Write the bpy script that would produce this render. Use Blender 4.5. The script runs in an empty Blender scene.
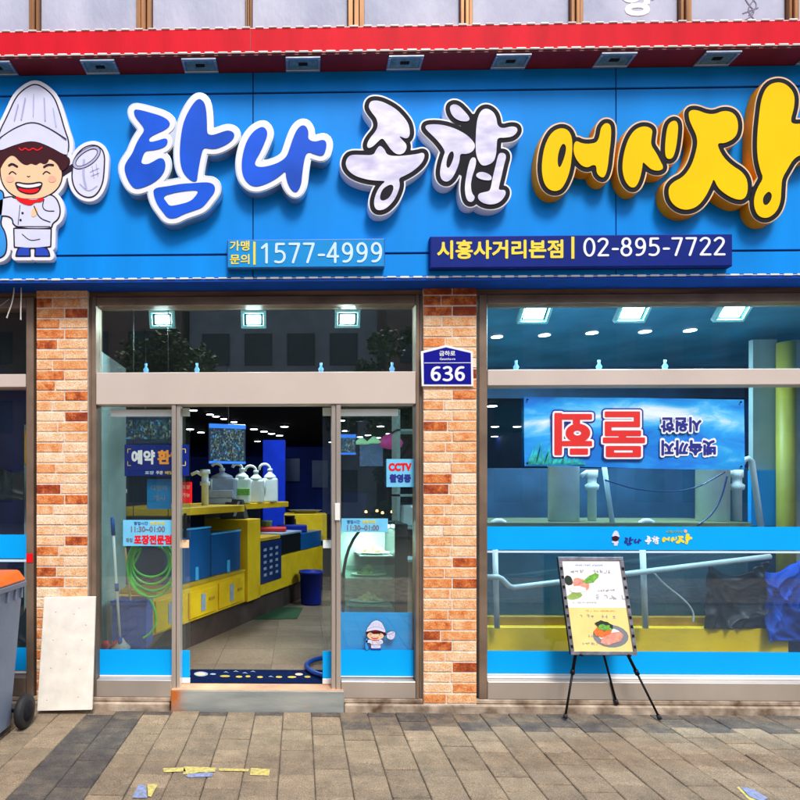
import bpy, bmesh, math, random
import numpy as np
from mathutils import Vector, Matrix, Euler
random.seed(7)
scene = bpy.context.scene
COL = scene.collection

# ------------------------------------------------------------------ camera
F, CX, CY, CH, CD = 580.0, 289.2, 490.0, 1.56, 4.14      # focal length (px of an 800 px picture), optic axis, eye height, distance
TH = math.atan(0.0186)
cam_d = bpy.data.cameras.new('camera')
cam = bpy.data.objects.new('camera', cam_d); COL.objects.link(cam)
cam.location = (0, -CD, CH)
cam.rotation_euler = (math.pi/2, 0, TH)
cam_d.sensor_width = 36; cam_d.lens = 36*F/800
cam_d.shift_x = (400-CX)/800; cam_d.shift_y = (CY-400)/800
cam_d.clip_start = .05; cam_d.clip_end = 500
scene.camera = cam
# ------------------------------------------------------------------ light
SUN_EL, SUN_AZ, SKY, SUN, EXPO = math.radians(56), math.radians(165), .10, 1.5, 1.1
w = bpy.data.worlds.new('World'); scene.world = w; w.use_nodes = True
nt = w.node_tree; bg = nt.nodes['Background']
sky = nt.nodes.new('ShaderNodeTexSky'); sky.sky_type = 'NISHITA'; sky.sun_disc = False
sky.sun_elevation = SUN_EL; sky.sun_rotation = SUN_AZ; sky.dust_density = 3.0; sky.air_density = 1.0; sky.ozone_density = 1.0
nt.links.new(sky.outputs[0], bg.inputs[0]); bg.inputs[1].default_value = SKY
sd = bpy.data.lights.new('sun', 'SUN'); sun = bpy.data.objects.new('sun', sd); COL.objects.link(sun)
sd.energy = SUN; sd.angle = math.radians(16); sd.color = (1, .96, .9)
sv = Vector((math.cos(SUN_EL)*math.sin(SUN_AZ), math.cos(SUN_EL)*math.cos(SUN_AZ), math.sin(SUN_EL)))  # towards the sun
sun.rotation_euler = sv.to_track_quat('Z', 'Y').to_euler(); sun.location = (0, -8, 12)
scene.view_settings.view_transform = 'Standard'; scene.view_settings.look = 'None'
scene.view_settings.exposure = EXPO; scene.view_settings.gamma = 1
scene.view_settings.use_curve_mapping = False
scene.render.engine = 'CYCLES'
scene.cycles.max_bounces = 8; scene.cycles.transparent_max_bounces = 24
scene.cycles.sample_clamp_indirect = 4

# ------------------------------------------------------------------ places
def W(px, py, Y=0.0):
    """the place on the plane y = Y seen at photograph pixel (px, py): used to lay out plans of things"""
    u = (px-CX)/F; v = (CY-py)/F
    t = (Y+CD)/(math.cos(TH)+u*math.sin(TH))
    return (t*(-math.sin(TH)+u*math.cos(TH)), CH+t*v)
def X(px, Y=0.0): return W(px, CY, Y)[0]
def Z(py, Y=0.0, px=300): return W(px, py, Y)[1]

# ------------------------------------------------------------------ materials
MATS = {}
def mat(name, col, rough=.6, metal=0., var=.12, scale=6., bump=.0, bscale=40., emis=None, spec=.5, coat=0., detail=4., col2=None, stretch=None):
    if name in MATS: return MATS[name]
    m = bpy.data.materials.new(name); m.use_nodes = True; n = m.node_tree.nodes; l = m.node_tree.links
    b = n['Principled BSDF']
    tc = n.new('ShaderNodeTexCoord'); mp = n.new('ShaderNodeMapping'); l.new(tc.outputs['Object'], mp.inputs[0])
    if stretch: mp.inputs['Scale'].default_value = stretch
    nz = n.new('ShaderNodeTexNoise'); nz.inputs['Scale'].default_value = scale; nz.inputs['Detail'].default_value = detail
    l.new(mp.outputs[0], nz.inputs['Vector'])
    cr = n.new('ShaderNodeValToRGB'); l.new(nz.outputs[0], cr.inputs[0])
    c1 = [max(0, c*(1-var)) for c in col]; c2 = [min(1, c*(1+var)) for c in col] if col2 is None else col2
    cr.color_ramp.elements[0].position = .3; cr.color_ramp.elements[1].position = .7
    cr.color_ramp.elements[0].color = (*c1, 1); cr.color_ramp.elements[1].color = (*c2, 1)
    l.new(cr.outputs[0], b.inputs['Base Color'])
    b.inputs['Roughness'].default_value = rough; b.inputs['Metallic'].default_value = metal
    b.inputs['Specular IOR Level'].default_value = spec; b.inputs['Coat Weight'].default_value = coat
    if bump:
        n2 = n.new('ShaderNodeTexNoise'); n2.inputs['Scale'].default_value = bscale; n2.inputs['Detail'].default_value = 5
        l.new(mp.outputs[0], n2.inputs['Vector'])
        bp = n.new('ShaderNodeBump'); bp.inputs['Strength'].default_value = bump; bp.inputs['Distance'].default_value = .01
        l.new(n2.outputs[0], bp.inputs['Height']); l.new(bp.outputs[0], b.inputs['Normal'])
    if emis:
        b.inputs['Emission Color'].default_value = (*emis[0], 1); b.inputs['Emission Strength'].default_value = emis[1]
    MATS[name] = m; return m

def glass_mat(name, tint=(1, 1, 1), haze=0., hazecol=(.3, .4, .4), ior=1.55, rough=0.0):
    m = bpy.data.materials.new(name); m.use_nodes = True; n = m.node_tree.nodes; l = m.node_tree.links
    n.remove(n['Principled BSDF']); out = n['Material Output']
    tr = n.new('ShaderNodeBsdfTransparent'); tr.inputs[0].default_value = (*tint, 1)
    gl = n.new('ShaderNodeBsdfGlossy'); gl.inputs['Roughness'].default_value = rough
    df = n.new('ShaderNodeBsdfDiffuse'); df.inputs[0].default_value = (*hazecol, 1)
    nz = n.new('ShaderNodeTexNoise'); nz.inputs['Scale'].default_value = 2.5; nz.inputs['Detail'].default_value = 5
    mr = n.new('ShaderNodeMapRange'); mr.inputs[1].default_value = .3; mr.inputs[2].default_value = .75
    mr.inputs[3].default_value = haze*.5; mr.inputs[4].default_value = haze*1.4
    tc = n.new('ShaderNodeTexCoord'); l.new(tc.outputs['Object'], nz.inputs['Vector']); l.new(nz.outputs[0], mr.inputs[0])
    m1 = n.new('ShaderNodeMixShader'); l.new(mr.outputs[0], m1.inputs[0]); l.new(tr.outputs[0], m1.inputs[1]); l.new(df.outputs[0], m1.inputs[2])
    fr = n.new('ShaderNodeFresnel'); ge = n.new('ShaderNodeNewGeometry'); mi = n.new('ShaderNodeMapRange')
    mi.inputs[3].default_value = ior; mi.inputs[4].default_value = 1/ior; l.new(ge.outputs['Backfacing'], mi.inputs[0]); l.new(mi.outputs[0], fr.inputs[0])   # a thin pane: same share mirrored on both faces
    m2 = n.new('ShaderNodeMixShader'); l.new(fr.outputs[0], m2.inputs[0]); l.new(m1.outputs[0], m2.inputs[1]); l.new(gl.outputs[0], m2.inputs[2])
    l.new(m2.outputs[0], out.inputs[0]); MATS[name] = m; return m

def print_mat(name, cols, sx, sz, strength, seed=0.):
    """a lit menu board: small cells of different colours"""
    m = bpy.data.materials.new(name); m.use_nodes = True; n = m.node_tree.nodes; l = m.node_tree.links; b = n['Principled BSDF']
    tc = n.new('ShaderNodeTexCoord'); mp = n.new('ShaderNodeMapping'); l.new(tc.outputs['Object'], mp.inputs[0]); mp.inputs['Scale'].default_value = (sx, 1, sz); mp.inputs['Location'].default_value = (seed, 0, 0)
    v = n.new('ShaderNodeTexVoronoi'); v.inputs['Scale'].default_value = 1; v.inputs['Randomness'].default_value = .55; l.new(mp.outputs[0], v.inputs['Vector'])
    cr = n.new('ShaderNodeValToRGB'); cr.color_ramp.interpolation = 'CONSTANT'; sep = n.new('ShaderNodeSeparateColor'); l.new(v.outputs['Color'], sep.inputs[0]); l.new(sep.outputs[0], cr.inputs[0])
    cr.color_ramp.elements.remove(cr.color_ramp.elements[1])
    for i, (p, c) in enumerate(cols):
        e = cr.color_ramp.elements[0] if i == 0 else cr.color_ramp.elements.new(p)
        e.position = p; e.color = (*c, 1)
    l.new(cr.outputs[0], b.inputs['Base Color']); l.new(cr.outputs[0], b.inputs['Emission Color']); b.inputs['Emission Strength'].default_value = strength
    MATS[name] = m; return m

def attr_mat(name, stops, rough=.85, bump=.5, bscale=60, nscale=18, nmix=.35, grain=(.72, 1.2)):
    """colour chosen per tile or brick by the face attribute 'rnd', broken up by noise"""
    m = bpy.data.materials.new(name); m.use_nodes = True; n = m.node_tree.nodes; l = m.node_tree.links; b = n['Principled BSDF']
    at = n.new('ShaderNodeAttribute'); at.attribute_name = 'rnd'
    tc = n.new('ShaderNodeTexCoord')
    nz = n.new('ShaderNodeTexNoise'); nz.inputs['Scale'].default_value = nscale; nz.inputs['Detail'].default_value = 6; nz.inputs['Roughness'].default_value = .7
    l.new(tc.outputs['Object'], nz.inputs['Vector'])
    cr = n.new('ShaderNodeValToRGB'); cr.color_ramp.elements.remove(cr.color_ramp.elements[1])
    for i, (p, c) in enumerate(stops):
        e = cr.color_ramp.elements[0] if i == 0 else cr.color_ramp.elements.new(p)
        e.position = p; e.color = (*c, 1)
    ad = n.new('ShaderNodeMath'); ad.operation = 'MULTIPLY_ADD'; ad.inputs[1].default_value = nmix; 
    sb = n.new('ShaderNodeMath'); sb.operation = 'SUBTRACT'; sb.inputs[1].default_value = .5
    l.new(nz.outputs[0], sb.inputs[0]); l.new(sb.outputs[0], ad.inputs[0]); l.new(at.outputs['Fac'], ad.inputs[2])
    l.new(ad.outputs[0], cr.inputs[0])
    # fine grain
    n3 = n.new('ShaderNodeTexNoise'); n3.inputs['Scale'].default_value = bscale*2.2; n3.inputs['Detail'].default_value = 3
    l.new(tc.outputs['Object'], n3.inputs['Vector'])
    mr = n.new('ShaderNodeMapRange'); mr.inputs[1].default_value = .3; mr.inputs[2].default_value = .7; mr.inputs[3].default_value = grain[0]; mr.inputs[4].default_value = grain[1]
    l.new(n3.outputs[0], mr.inputs[0])
    mx = n.new('ShaderNodeVectorMath'); mx.operation = 'SCALE'; l.new(cr.outputs[0], mx.inputs[0]); l.new(mr.outputs[0], mx.inputs['Scale'])
    l.new(mx.outputs[0], b.inputs['Base Color'])
    b.inputs['Roughness'].default_value = rough; b.inputs['Specular IOR Level'].default_value = .3
    n2 = n.new('ShaderNodeTexNoise'); n2.inputs['Scale'].default_value = bscale; n2.inputs['Detail'].default_value = 6
    l.new(tc.outputs['Object'], n2.inputs['Vector'])
    bp = n.new('ShaderNodeBump'); bp.inputs['Strength'].default_value = bump; bp.inputs['Distance'].default_value = .006
    l.new(n2.outputs[0], bp.inputs['Height']); l.new(bp.outputs[0], b.inputs['Normal'])
    MATS[name] = m; return m

def step_mat():
    m = mat('step_metal', (.26, .30, .30), .42, metal=.35, var=.0, col2=(.50, .52, .49), scale=4, bump=.1, bscale=40, stretch=(.5, 1, 2.5))
    n = m.node_tree.nodes; l = m.node_tree.links; b = n['Principled BSDF']; src = b.inputs['Base Color'].links[0].from_socket
    tc = n.new('ShaderNodeTexCoord'); sp = n.new('ShaderNodeSeparateXYZ'); l.new(tc.outputs['Object'], sp.inputs[0])
    nz = n.new('ShaderNodeTexNoise'); nz.inputs['Scale'].default_value = 9; nz.inputs['Detail'].default_value = 7; l.new(tc.outputs['Object'], nz.inputs['Vector'])
    mr = n.new('ShaderNodeMapRange'); mr.inputs[1].default_value = -.42; mr.inputs[2].default_value = -.60; mr.inputs[3].default_value = -.35; mr.inputs[4].default_value = .75; l.new(sp.outputs[0], mr.inputs[0])
    ad = n.new('ShaderNodeMath'); ad.operation = 'ADD'; ad.use_clamp = True; l.new(mr.outputs[0], ad.inputs[0]); 
    m2 = n.new('ShaderNodeMapRange'); m2.inputs[1].default_value = .45; m2.inputs[2].default_value = .7; m2.inputs[3].default_value = -.1; m2.inputs[4].default_value = .5; l.new(nz.outputs[0], m2.inputs[0]); l.new(m2.outputs[0], ad.inputs[1])
    mx = n.new('ShaderNodeMix'); mx.data_type = 'RGBA'; l.new(ad.outputs[0], mx.inputs[0]); l.new(src, mx.inputs[6]); mx.inputs[7].default_value = (.62, .17, .03, 1); l.new(mx.outputs[2], b.inputs['Base Color'])
M = MATS
step_mat()
print_mat('menu_print', [(0, (.006, .012, .03)), (.42, (.015, .04, .09)), (.62, (.06, .09, .05)), (.78, (.14, .17, .17)), (.90, (.02, .08, .05)), (.96, (.03, .22, .5))], 70, 52, .42)
mat('sign_blue', (.001, .25, .78), .5, var=.10, scale=1.6, bump=.04, bscale=2.2, spec=.12, stretch=(2.2, 1, .35), detail=6)
mat('sign_blue_dark', (.002, .05, .33), .6, spec=.12)
mat('seam_black', (.004, .012, .05), .8)
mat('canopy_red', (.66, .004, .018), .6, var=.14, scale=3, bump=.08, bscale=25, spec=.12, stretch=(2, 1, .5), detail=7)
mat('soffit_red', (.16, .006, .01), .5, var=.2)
mat('white_trim', (.8, .8, .78), .5, var=.1)
mat('white_acrylic', (.78, .80, .88), .35, var=.04)
mat('chrome', (.55, .62, .68), .3, metal=.8, var=.15)
mat('letter_blue', (.004, .085, .62), .5, var=.3, scale=2.2, spec=.15)
mat('letter_black', (.012, .012, .018), .7, var=.3, spec=.12)
mat('letter_marble', (.50, .48, .72), .5, var=.0, scale=7, col2=(.84, .84, .9), detail=8, stretch=(1, 1, 2.2), spec=.2)
mat('letter_yellow', (.90, .56, .0015), .55, var=.04, scale=3, spec=.08)
mat('yellow_side', (.80, .30, .003), .5, var=.15, spec=.15)
mat('pale_rim', (.75, .6, .42), .4)
mat('board_blue', (.006, .26, .66), .5, var=.04, spec=.15)
mat('board_blue_side', (.005, .10, .36), .45)
mat('board_navy', (.004, .018, .20), .55, var=.08, spec=.12)
mat('text_white', (.82, .84, .88), .5, var=.03)
mat('text_pale', (.55, .75, .9), .5, var=.03)
mat('text_yellow', (.85, .66, .03), .5, var=.04)
mat('text_orange', (.9, .33, .03), .5)
mat('text_red', (.80, .008, .012), .6, spec=.12)
mat('text_navy', (.01, .02, .25), .5)
mat('text_grey', (.16, .16, .22), .6)
mat('film_blue', (.001, .37, .90), .5, var=.04, scale=2.5, spec=.12, detail=7)
mat('film_pale', (.16, .56, .85), .4, var=.1)
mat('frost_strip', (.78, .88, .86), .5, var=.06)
mat('alu', (.58, .51, .45), .32, metal=.6, var=.12, scale=3, bump=.05, bscale=14, stretch=(1, 1, .3))
mat('alu_dark', (.22, .155, .11), .45, metal=.3, var=.25, scale=5, bump=.1, bscale=20)
mat('alu_header', (.12, .06, .03), .5, metal=.2, var=.0, col2=(.34, .20, .12), scale=5, bump=.15, bscale=20, stretch=(.3, 1, 4))
mat('alu_light', (.62, .53, .47), .42, metal=.15, var=.05, scale=2.5, bump=.05, bscale=8)
mat('concrete', (.22, .13, .075), .9, col2=(.52, .42, .32), var=.5, scale=9, bump=.5, bscale=30, detail=8)
mat('step_lip', (.62, .34, .2), .5, metal=.2, var=.3, scale=4)
mat('mortar', (.72, .62, .54), .95, var=.15, scale=30, bump=.4, bscale=90)
mat('upper_panel', (.30, .36, .50), .6, var=.0, col2=(.50, .55, .68), scale=3.0, bump=.35, bscale=26, detail=9, stretch=(1, 1, .5))
mat('bronze', (.28, .13, .045), .42, metal=.45, var=.35, scale=6, stretch=(6, 1, .3))
mat('bronze_dark', (.05, .028, .02), .5)
mat('wall_plain', (.35, .33, .31), .9)
mat('joint_sand', (.085, .068, .052), .95, var=.4, scale=25, bump=.5, bscale=80)
mat('asphalt', (.05, .05, .05), .9, var=.2, scale=30, bump=.4, bscale=100)
mat('ceiling_black', (.010, .011, .016), .85, var=.3)
mat('wall_navy', (.003, .010, .085), .7, var=.4, scale=2, spec=.1)
mat('wall_teal', (.30, .40, .40), .6, var=.12, scale=3)
mat('wall_grey_blue', (.018, .07, .15), .7, var=.5, scale=2.5)
mat('pillar_blue', (.008, .045, .68), .6, var=.1, spec=.1)
mat('floor_tile', (.30, .235, .18), .32, var=.18, scale=4)
mat('counter_yellow', (.60, .34, .004), .5, var=.0, col2=(.74, .46, .01), scale=5, bump=.25, bscale=14, spec=.25, detail=8)
mat('counter_yellow_edge', (.42, .24, .006), .5, var=.2)
mat('toe_brown', (.05, .028, .022), .6, var=.3)
mat('tank_blue', (.004, .07, .22), .3, var=.3, scale=2, spec=.4)
mat('tank_blue_light', (.05, .32, .62), .35)
mat('tank_navy', (.006, .022, .09), .3)
mat('plastic_white', (.55, .62, .62), .45, var=.1)
mat('plastic_grey', (.25, .30, .40), .45, var=.2, scale=8)
mat('plastic_green', (.10, .24, .13), .5)
mat('plastic_blue', (.003, .07, .36), .4, var=.12, spec=.2)
mat('tub_blue', (.003, .014, .20), .45, var=.15, spec=.2)
mat('black_plastic', (.005, .005, .007), .55, var=.3, spec=.2)
mat('rubber', (.010, .010, .012), .7, var=.4)
mat('hose_green', (.07, .60, .04), .3, var=.2, scale=10, coat=.4)
mat('wood_stick', (.42, .26, .10), .6)
mat('cloth_red', (.5, .012, .012), .7)
mat('cloth_grey', (.35, .35, .35), .9)
mat('mat_blue', (.003, .009, .045), .95, var=.3, scale=60, bump=.8, bscale=160, spec=.05)
mat('mat_green', (.01, .05, .015), .9)
mat('hose_blue', (.006, .04, .24), .3)
mat('skin', (.86, .58, .36), .6, var=.02, spec=.12)
mat('cheek', (.85, .42, .30), .5)
mat('hair_brown', (.05, .008, .014), .6, spec=.12)
mat('chef_white', (.66, .68, .88), .45, var=.05, scale=8)
mat('shade_lilac', (.40, .42, .66), .5)
mat('outline_dark', (.025, .012, .03), .6, spec=.12)
mat('shoe_blue', (.006, .05, .5), .4)
mat('fish_blue', (.02, .28, .75), .4)
mat('bin_grey', (.165, .19, .26), .5, var=.16, scale=3, bump=.12, bscale=40)
mat('bin_orange', (.80, .14, .012), .45, var=.1)
mat('foam_board', (.80, .76, .68), .8, var=.09, scale=10, bump=.2, bscale=14, detail=8)
mat('foam_board_edge', (.50, .40, .28), .85, var=.3, scale=30)
mat('cable_white', (.6, .58, .55), .5)
mat('tarp_blue', (.003, .06, .42), .6, var=.35, scale=6, spec=.25)
mat('tarp_black', (.012, .022, .03), .4, var=.4)
mat('pipe_pvc', (.50, .60, .60), .35, var=.15, scale=5)
mat('pipe_white', (.74, .82, .78), .4, var=.12)
mat('poster_white', (.80, .80, .80), .4, var=.02)
mat('poster_yellow', (.85, .66, .25), .4, var=.06, scale=8)
mat('easel_silver', (.30, .30, .35), .35, metal=.6, var=.4, scale=20)
mat('dish_grey', (.20, .22, .25), .4)
mat('salmon', (.80, .30, .22), .5, var=.3, scale=40)
mat('carrot', (.78, .16, .03), .5, var=.3, scale=60)
mat('leaf_green', (.15, .40, .05), .5, var=.4, scale=60)
mat('nori_black', (.015, .03, .02), .5)
mat('plate_blue_dark', (.004, .004, .26), .5, var=.04, spec=.12)
mat('banner_red', (.70, .02, .02), .5, var=.06)
mat('fridge_dark', (.006, .008, .010), .3)
mat('shelf_glass', (.20, .32, .28), .25, var=.15)
mat('food_cream', (.65, .55, .25), .6, var=.3, scale=30)
mat('food_green', (.28, .42, .10), .6, var=.3, scale=30)
mat('leaf', (.075, .13, .03), .6, var=.4, scale=2)
mat('bark', (.12, .08, .05), .9, var=.3, bump=.5)
mat('facade_grey', (.34, .34, .36), .8, var=.2, scale=1.2)
mat('facade_brown', (.26, .15, .12), .8, var=.2, scale=1.2)
mat('window_dark', (.02, .025, .03), .15)
mat('paint_yellow', (.30, .25, .12), .85, var=.0, col2=(.72, .60, .14), scale=45, detail=8)
mat('paint_blue', (.16, .17, .20), .85, var=.0, col2=(.26, .34, .62), scale=45, detail=8)
mat('lamp_glow', (.8, .9, 1), .5, emis=((.60, .95, .92), 9.))
mat('flood_glow', (.8, .9, 1), .5, emis=((.50, .92, 1.0), 14.))
mat('flood_glow_blue', (.6, .9, 1), .5, emis=((.45, .9, 1.0), 14.))
mat('flood_frame', (.10, .26, .27), .4, emis=((.08, .22, .25), .4))
mat('spot_glow', (.8, .9, 1), .5, emis=((.85, .93, 1.0), 7.))
mat('screen_blue', (.01, .05, .2), .4, emis=((.02, .16, .8), .7))
mat('screen_dark', (.012, .02, .05), .35, emis=((.01, .02, .06), .3))
mat('screen_text', (.1, .3, .2), .4, emis=((.25, .45, .35), .5))
glass_mat('pane_clear', (.95, .98, .97), haze=.016, hazecol=(.2, .3, .32), ior=1.8)
glass_mat('pane_mirror', (.9, .95, .95), haze=.01, ior=2.7)
glass_mat('pane_teal', (.92, .96, .99), haze=.035, hazecol=(.04, .24, .46), ior=1.6)
glass_mat('tank_glass', (.55, .80, .84), haze=.42, hazecol=(.09, .24, .30))
glass_mat('display_glass', (.78, .93, .86), haze=.10, hazecol=(.18, .40, .34))
glass_mat('plastic_sheet', (.7, .85, .88), haze=.5, hazecol=(.25, .38, .40), rough=.1)

# ------------------------------------------------------------------ objects
def thing(name, label, cat, loc=(0, 0, 0), rotz=0, group=None):
    o = bpy.data.objects.new(name, None); COL.objects.link(o); o.empty_display_size = .1
    o.location = loc; o.rotation_euler = (0, 0, rotz)
    o['label'] = label; o['category'] = cat
    if group: o['group'] = group
    return o
def tag(o, label, cat, group=None):
    o['label'] = label; o['category'] = cat
    if group: o['group'] = group
    return o
def world_matrix(o):
    m = Matrix.LocRotScale(o.location, o.rotation_euler, o.scale)
    return world_matrix(o.parent) @ m if o.parent else m

class B:
    """collects shapes in WORLD coordinates; build() links them as one mesh object"""
    def __init__(s): s.bm = bmesh.new(); s.slots = []; s.rnd = s.bm.faces.layers.float.new('rnd')
    def add(s, bm, smooth=False):
        me = bpy.data.meshes.new('t'); bm.to_mesh(me); bm.free()
        n0 = len(s.bm.faces); s.bm.from_mesh(me); bpy.data.meshes.remove(me)
        s.bm.faces.ensure_lookup_table()
        if smooth:
            for f in s.bm.faces[n0:]: f.smooth = True
        return s.bm.faces[n0:]
    def box(s, x0, x1, y0, y1, z0, z1, bev=0., rot=None, rnd=None, seg=1):
        bm = bmesh.new()
        c = Vector(((x0+x1)/2, (y0+y1)/2, (z0+z1)/2))
        bmesh.ops.create_cube(bm, size=1, matrix=Matrix.Diagonal((abs(x1-x0), abs(y1-y0), abs(z1-z0), 1)))
        if bev: bmesh.ops.bevel(bm, geom=bm.edges[:], offset=bev, segments=seg, affect='EDGES', profile=.5)
        mt = Matrix.Translation(c)
        if rot is not None: mt = mt @ Euler(rot).to_matrix().to_4x4()
        bm.transform(mt)
        fs = s.add(bm)
        if rnd is not None:
            for f in fs: f[s.rnd] = rnd
        return s
    def prism(s, foot, z0, z1, bev=0.):
        bm = bmesh.new()
        vs = [bm.verts.new((x, y, z0)) for x, y in foot]; f = bm.faces.new(vs)
        r = bmesh.ops.extrude_face_region(bm, geom=[f])
        for v in r['geom']:
            if isinstance(v, bmesh.types.BMVert): v.co.z = z1
        bmesh.ops.recalc_face_normals(bm, faces=bm.faces[:])
        if bev: bmesh.ops.bevel(bm, geom=bm.edges[:], offset=bev, segments=1, affect='EDGES')
        s.add(bm); return s
    def hull8(s, pts, bev=0.):
        """pts: 4 corners of the front face then the 4 matching corners of the back face"""
        bm = bmesh.new(); v = [bm.verts.new(p) for p in pts]
        for q in ((0, 1, 2, 3), (7, 6, 5, 4), (0, 4, 5, 1), (1, 5, 6, 2), (2, 6, 7, 3), (3, 7, 4, 0)): bm.faces.new([v[i] for i in q])
        bmesh.ops.recalc_face_normals(bm, faces=bm.faces[:])
        if bev: bmesh.ops.bevel(bm, geom=bm.edges[:], offset=bev, segments=1, affect='EDGES')
        s.add(bm); return s
    def tube(s, pts, r, n=10, cap=True):
        pts = [Vector(p) for p in pts]
        rr = r if isinstance(r, (list, tuple)) else [r]*len(pts)
        bm = bmesh.new(); rings = []
        up = None
        for i, p in enumerate(pts):
            d = (pts[min(i+1, len(pts)-1)]-pts[max(i-1, 0)]).normalized()
            if up is None:
                up = Vector((0, 0, 1)) if abs(d.z) < .9 else Vector((1, 0, 0))
            a = (up-d*up.dot(d)).normalized(); b = d.cross(a); up = a
            rings.append([bm.verts.new(p+rr[i]*(math.cos(2*math.pi*k/n)*a+math.sin(2*math.pi*k/n)*b)) for k in range(n)])
        for i in range(len(rings)-1):
            for k in range(n): bm.faces.new((rings[i][k], rings[i][(k+1) % n], rings[i+1][(k+1) % n], rings[i+1][k]))
        if cap:
            bm.faces.new(rings[0][::-1]); bm.faces.new(rings[-1])
        bmesh.ops.recalc_face_normals(bm, faces=bm.faces[:])
        s.add(bm, True); return s
    def lathe(s, c, prof, n=24, axis=(0, 0, 1), sx=1., sy=1.):
        q = Vector((0, 0, 1)).rotation_difference(Vector(axis)).to_matrix()
        bm = bmesh.new(); rings = []
        for r, z in prof:
            rings.append([bm.verts.new(Vector(c)+q@Vector((r*sx*math.cos(2*math.pi*k/n), r*sy*math.sin(2*math.pi*k/n), z))) for k in range(n)])
        for i in range(len(rings)-1):
            for k in range(n): bm.faces.new((rings[i][k], rings[i][(k+1) % n], rings[i+1][(k+1) % n], rings[i+1][k]))
        bm.faces.new(rings[0][::-1]); bm.faces.new(rings[-1])
        bmesh.ops.recalc_face_normals(bm, faces=bm.faces[:])
        s.add(bm, True); return s
    def plate(s, loops, Y, th, bev=0.):
        """flat shape with holes: loops of (x, z), front face at y = Y, th thick"""
        cu = bpy.data.curves.new('t', 'CURVE'); cu.dimensions = '2D'; cu.fill_mode = 'BOTH'
        cu.extrude = th/2-bev; cu.bevel_depth = bev; cu.bevel_resolution = 1
        for lp in loops:
            sp = cu.splines.new('POLY'); sp.points.add(len(lp)-1)
            for p, (x, z) in zip(sp.points, lp): p.co = (x, z, 0, 1)
            sp.use_cyclic_u = True
        ob = bpy.data.objects.new('t', cu); me = bpy.data.meshes.new_from_object(ob)
        for v in me.vertices:
            x, z, d = v.co; v.co = (x, Y+th/2-d, z)
        bm = bmesh.new(); bm.from_mesh(me); bmesh.ops.remove_doubles(bm, verts=bm.verts[:], dist=1e-5)
        bpy.data.meshes.remove(me); bpy.data.objects.remove(ob); bpy.data.curves.remove(cu)
        s.add(bm); return s
    def text(s, body, x0, x1, z0, z1, Y, th=.002, bold=0., flip=False, spacing=1.):
        if all(c in DIG or c == '-' for c in body) or bold > 0:
            lp = text_loops(body, bold)
            k_ = (lambda a, b: (1-a, 1-b)) if flip else (lambda a, b: (a, b))
            return s.plate([[(x0+k_(a, b)[0]*(x1-x0), z0+k_(a, b)[1]*(z1-z0)) for a, b in q] for q in lp], Y, th)
        v, f = text_geo(body, 0, spacing)
        bm = bmesh.new(); vv = []
        for a, b, d in v:
            if flip: a, b = 1-a, 1-b
            vv.append(bm.verts.new((x0+a*(x1-x0), Y+th*(.5-d/2), z0+b*(z1-z0))))
        for q in f:
            try: bm.faces.new([vv[i] for i in q])
            except ValueError: pass
        s.add(bm); return s
    def xf(s, mt): s.bm.transform(mt); return s
    def build(s, name, m, parent=None, label=None):
        bm = s.bm
        me = bpy.data.meshes.new(name)
        o = bpy.data.objects.new(name, me); COL.objects.link(o)
        if parent is not None:
            o.parent = parent; bm.transform(world_matrix(parent).inverted())
        bm.to_mesh(me); bm.free()
        me.materials.append(M[m] if isinstance(m, str) else m)
        if label: o['label'] = label
        return o
    def solo(s, name, m, label, cat, group=None, origin=None):
        bm = s.bm
        vs = [v.co for v in bm.verts]
        lo = Vector([min(v[i] for v in vs) for i in range(3)]); hi = Vector([max(v[i] for v in vs) for i in range(3)])
        c = Vector(((lo.x+hi.x)/2, (lo.y+hi.y)/2, lo.z)) if origin is None else Vector(origin)
        bm.transform(Matrix.Translation(-c))
        me = bpy.data.meshes.new(name); o = bpy.data.objects.new(name, me); COL.objects.link(o)
        bm.to_mesh(me); bm.free(); me.materials.append(M[m] if isinstance(m, str) else m); o.location = c
        return tag(o, label, cat, group)
    def struct(s, name, m, kind='structure'):
        me = bpy.data.meshes.new(name); o = bpy.data.objects.new(name, me); COL.objects.link(o)
        s.bm.to_mesh(me); s.bm.free(); me.materials.append(M[m] if isinstance(m, str) else m); o['kind'] = kind
        return o

def _el(cx_, cy_, rx, ry): return [(cx_+rx*math.cos(2*math.pi*k/24), cy_+ry*math.sin(2*math.pi*k/24)) for k in range(25)]
_six = [(.46, .97), (.3, .98), (.14, .86), (.06, .62), (.05, .36), (.12, .1), (.28, 0), (.44, .08), (.5, .3), (.44, .5), (.28, .58), (.12, .5), (.055, .34)]
DIG = {'0': [_el(.28, .5, .25, .5)], '1': [[(.10, .78), (.32, .98)], [(.32, .98), (.32, 0)]],
 '2': [[(.04, .84), (.15, .97), (.30, 1), (.45, .92), (.49, .76), (.42, .58), (.22, .3), (.04, .02)], [(.04, .02), (.52, .02)]],
 '3': [[(.06, .92), (.2, 1), (.36, .98), (.46, .86), (.44, .66), (.32, .55), (.18, .53)], [(.18, .53), (.36, .5), (.5, .38), (.5, .16), (.36, .02), (.18, 0), (.04, .06)]],
 '4': [[(.4, 0), (.4, 1)], [(.4, 1), (.02, .3)], [(.02, .3), (.54, .3)]],
 '5': [[(.46, .98), (.1, .98)], [(.1, .98), (.08, .56)], [(.08, .56), (.22, .61), (.38, .58), (.49, .44), (.5, .22), (.38, .04), (.2, 0), (.04, .05)]],
 '6': [_six], '7': [[(.03, .98), (.5, .98)], [(.5, .98), (.2, 0)]], '8': [_el(.28, .77, .19, .23), _el(.28, .27, .24, .27)],
 '9': [[(.56-x, 1-y) for x, y in _six]]}
_tl = {}
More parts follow.
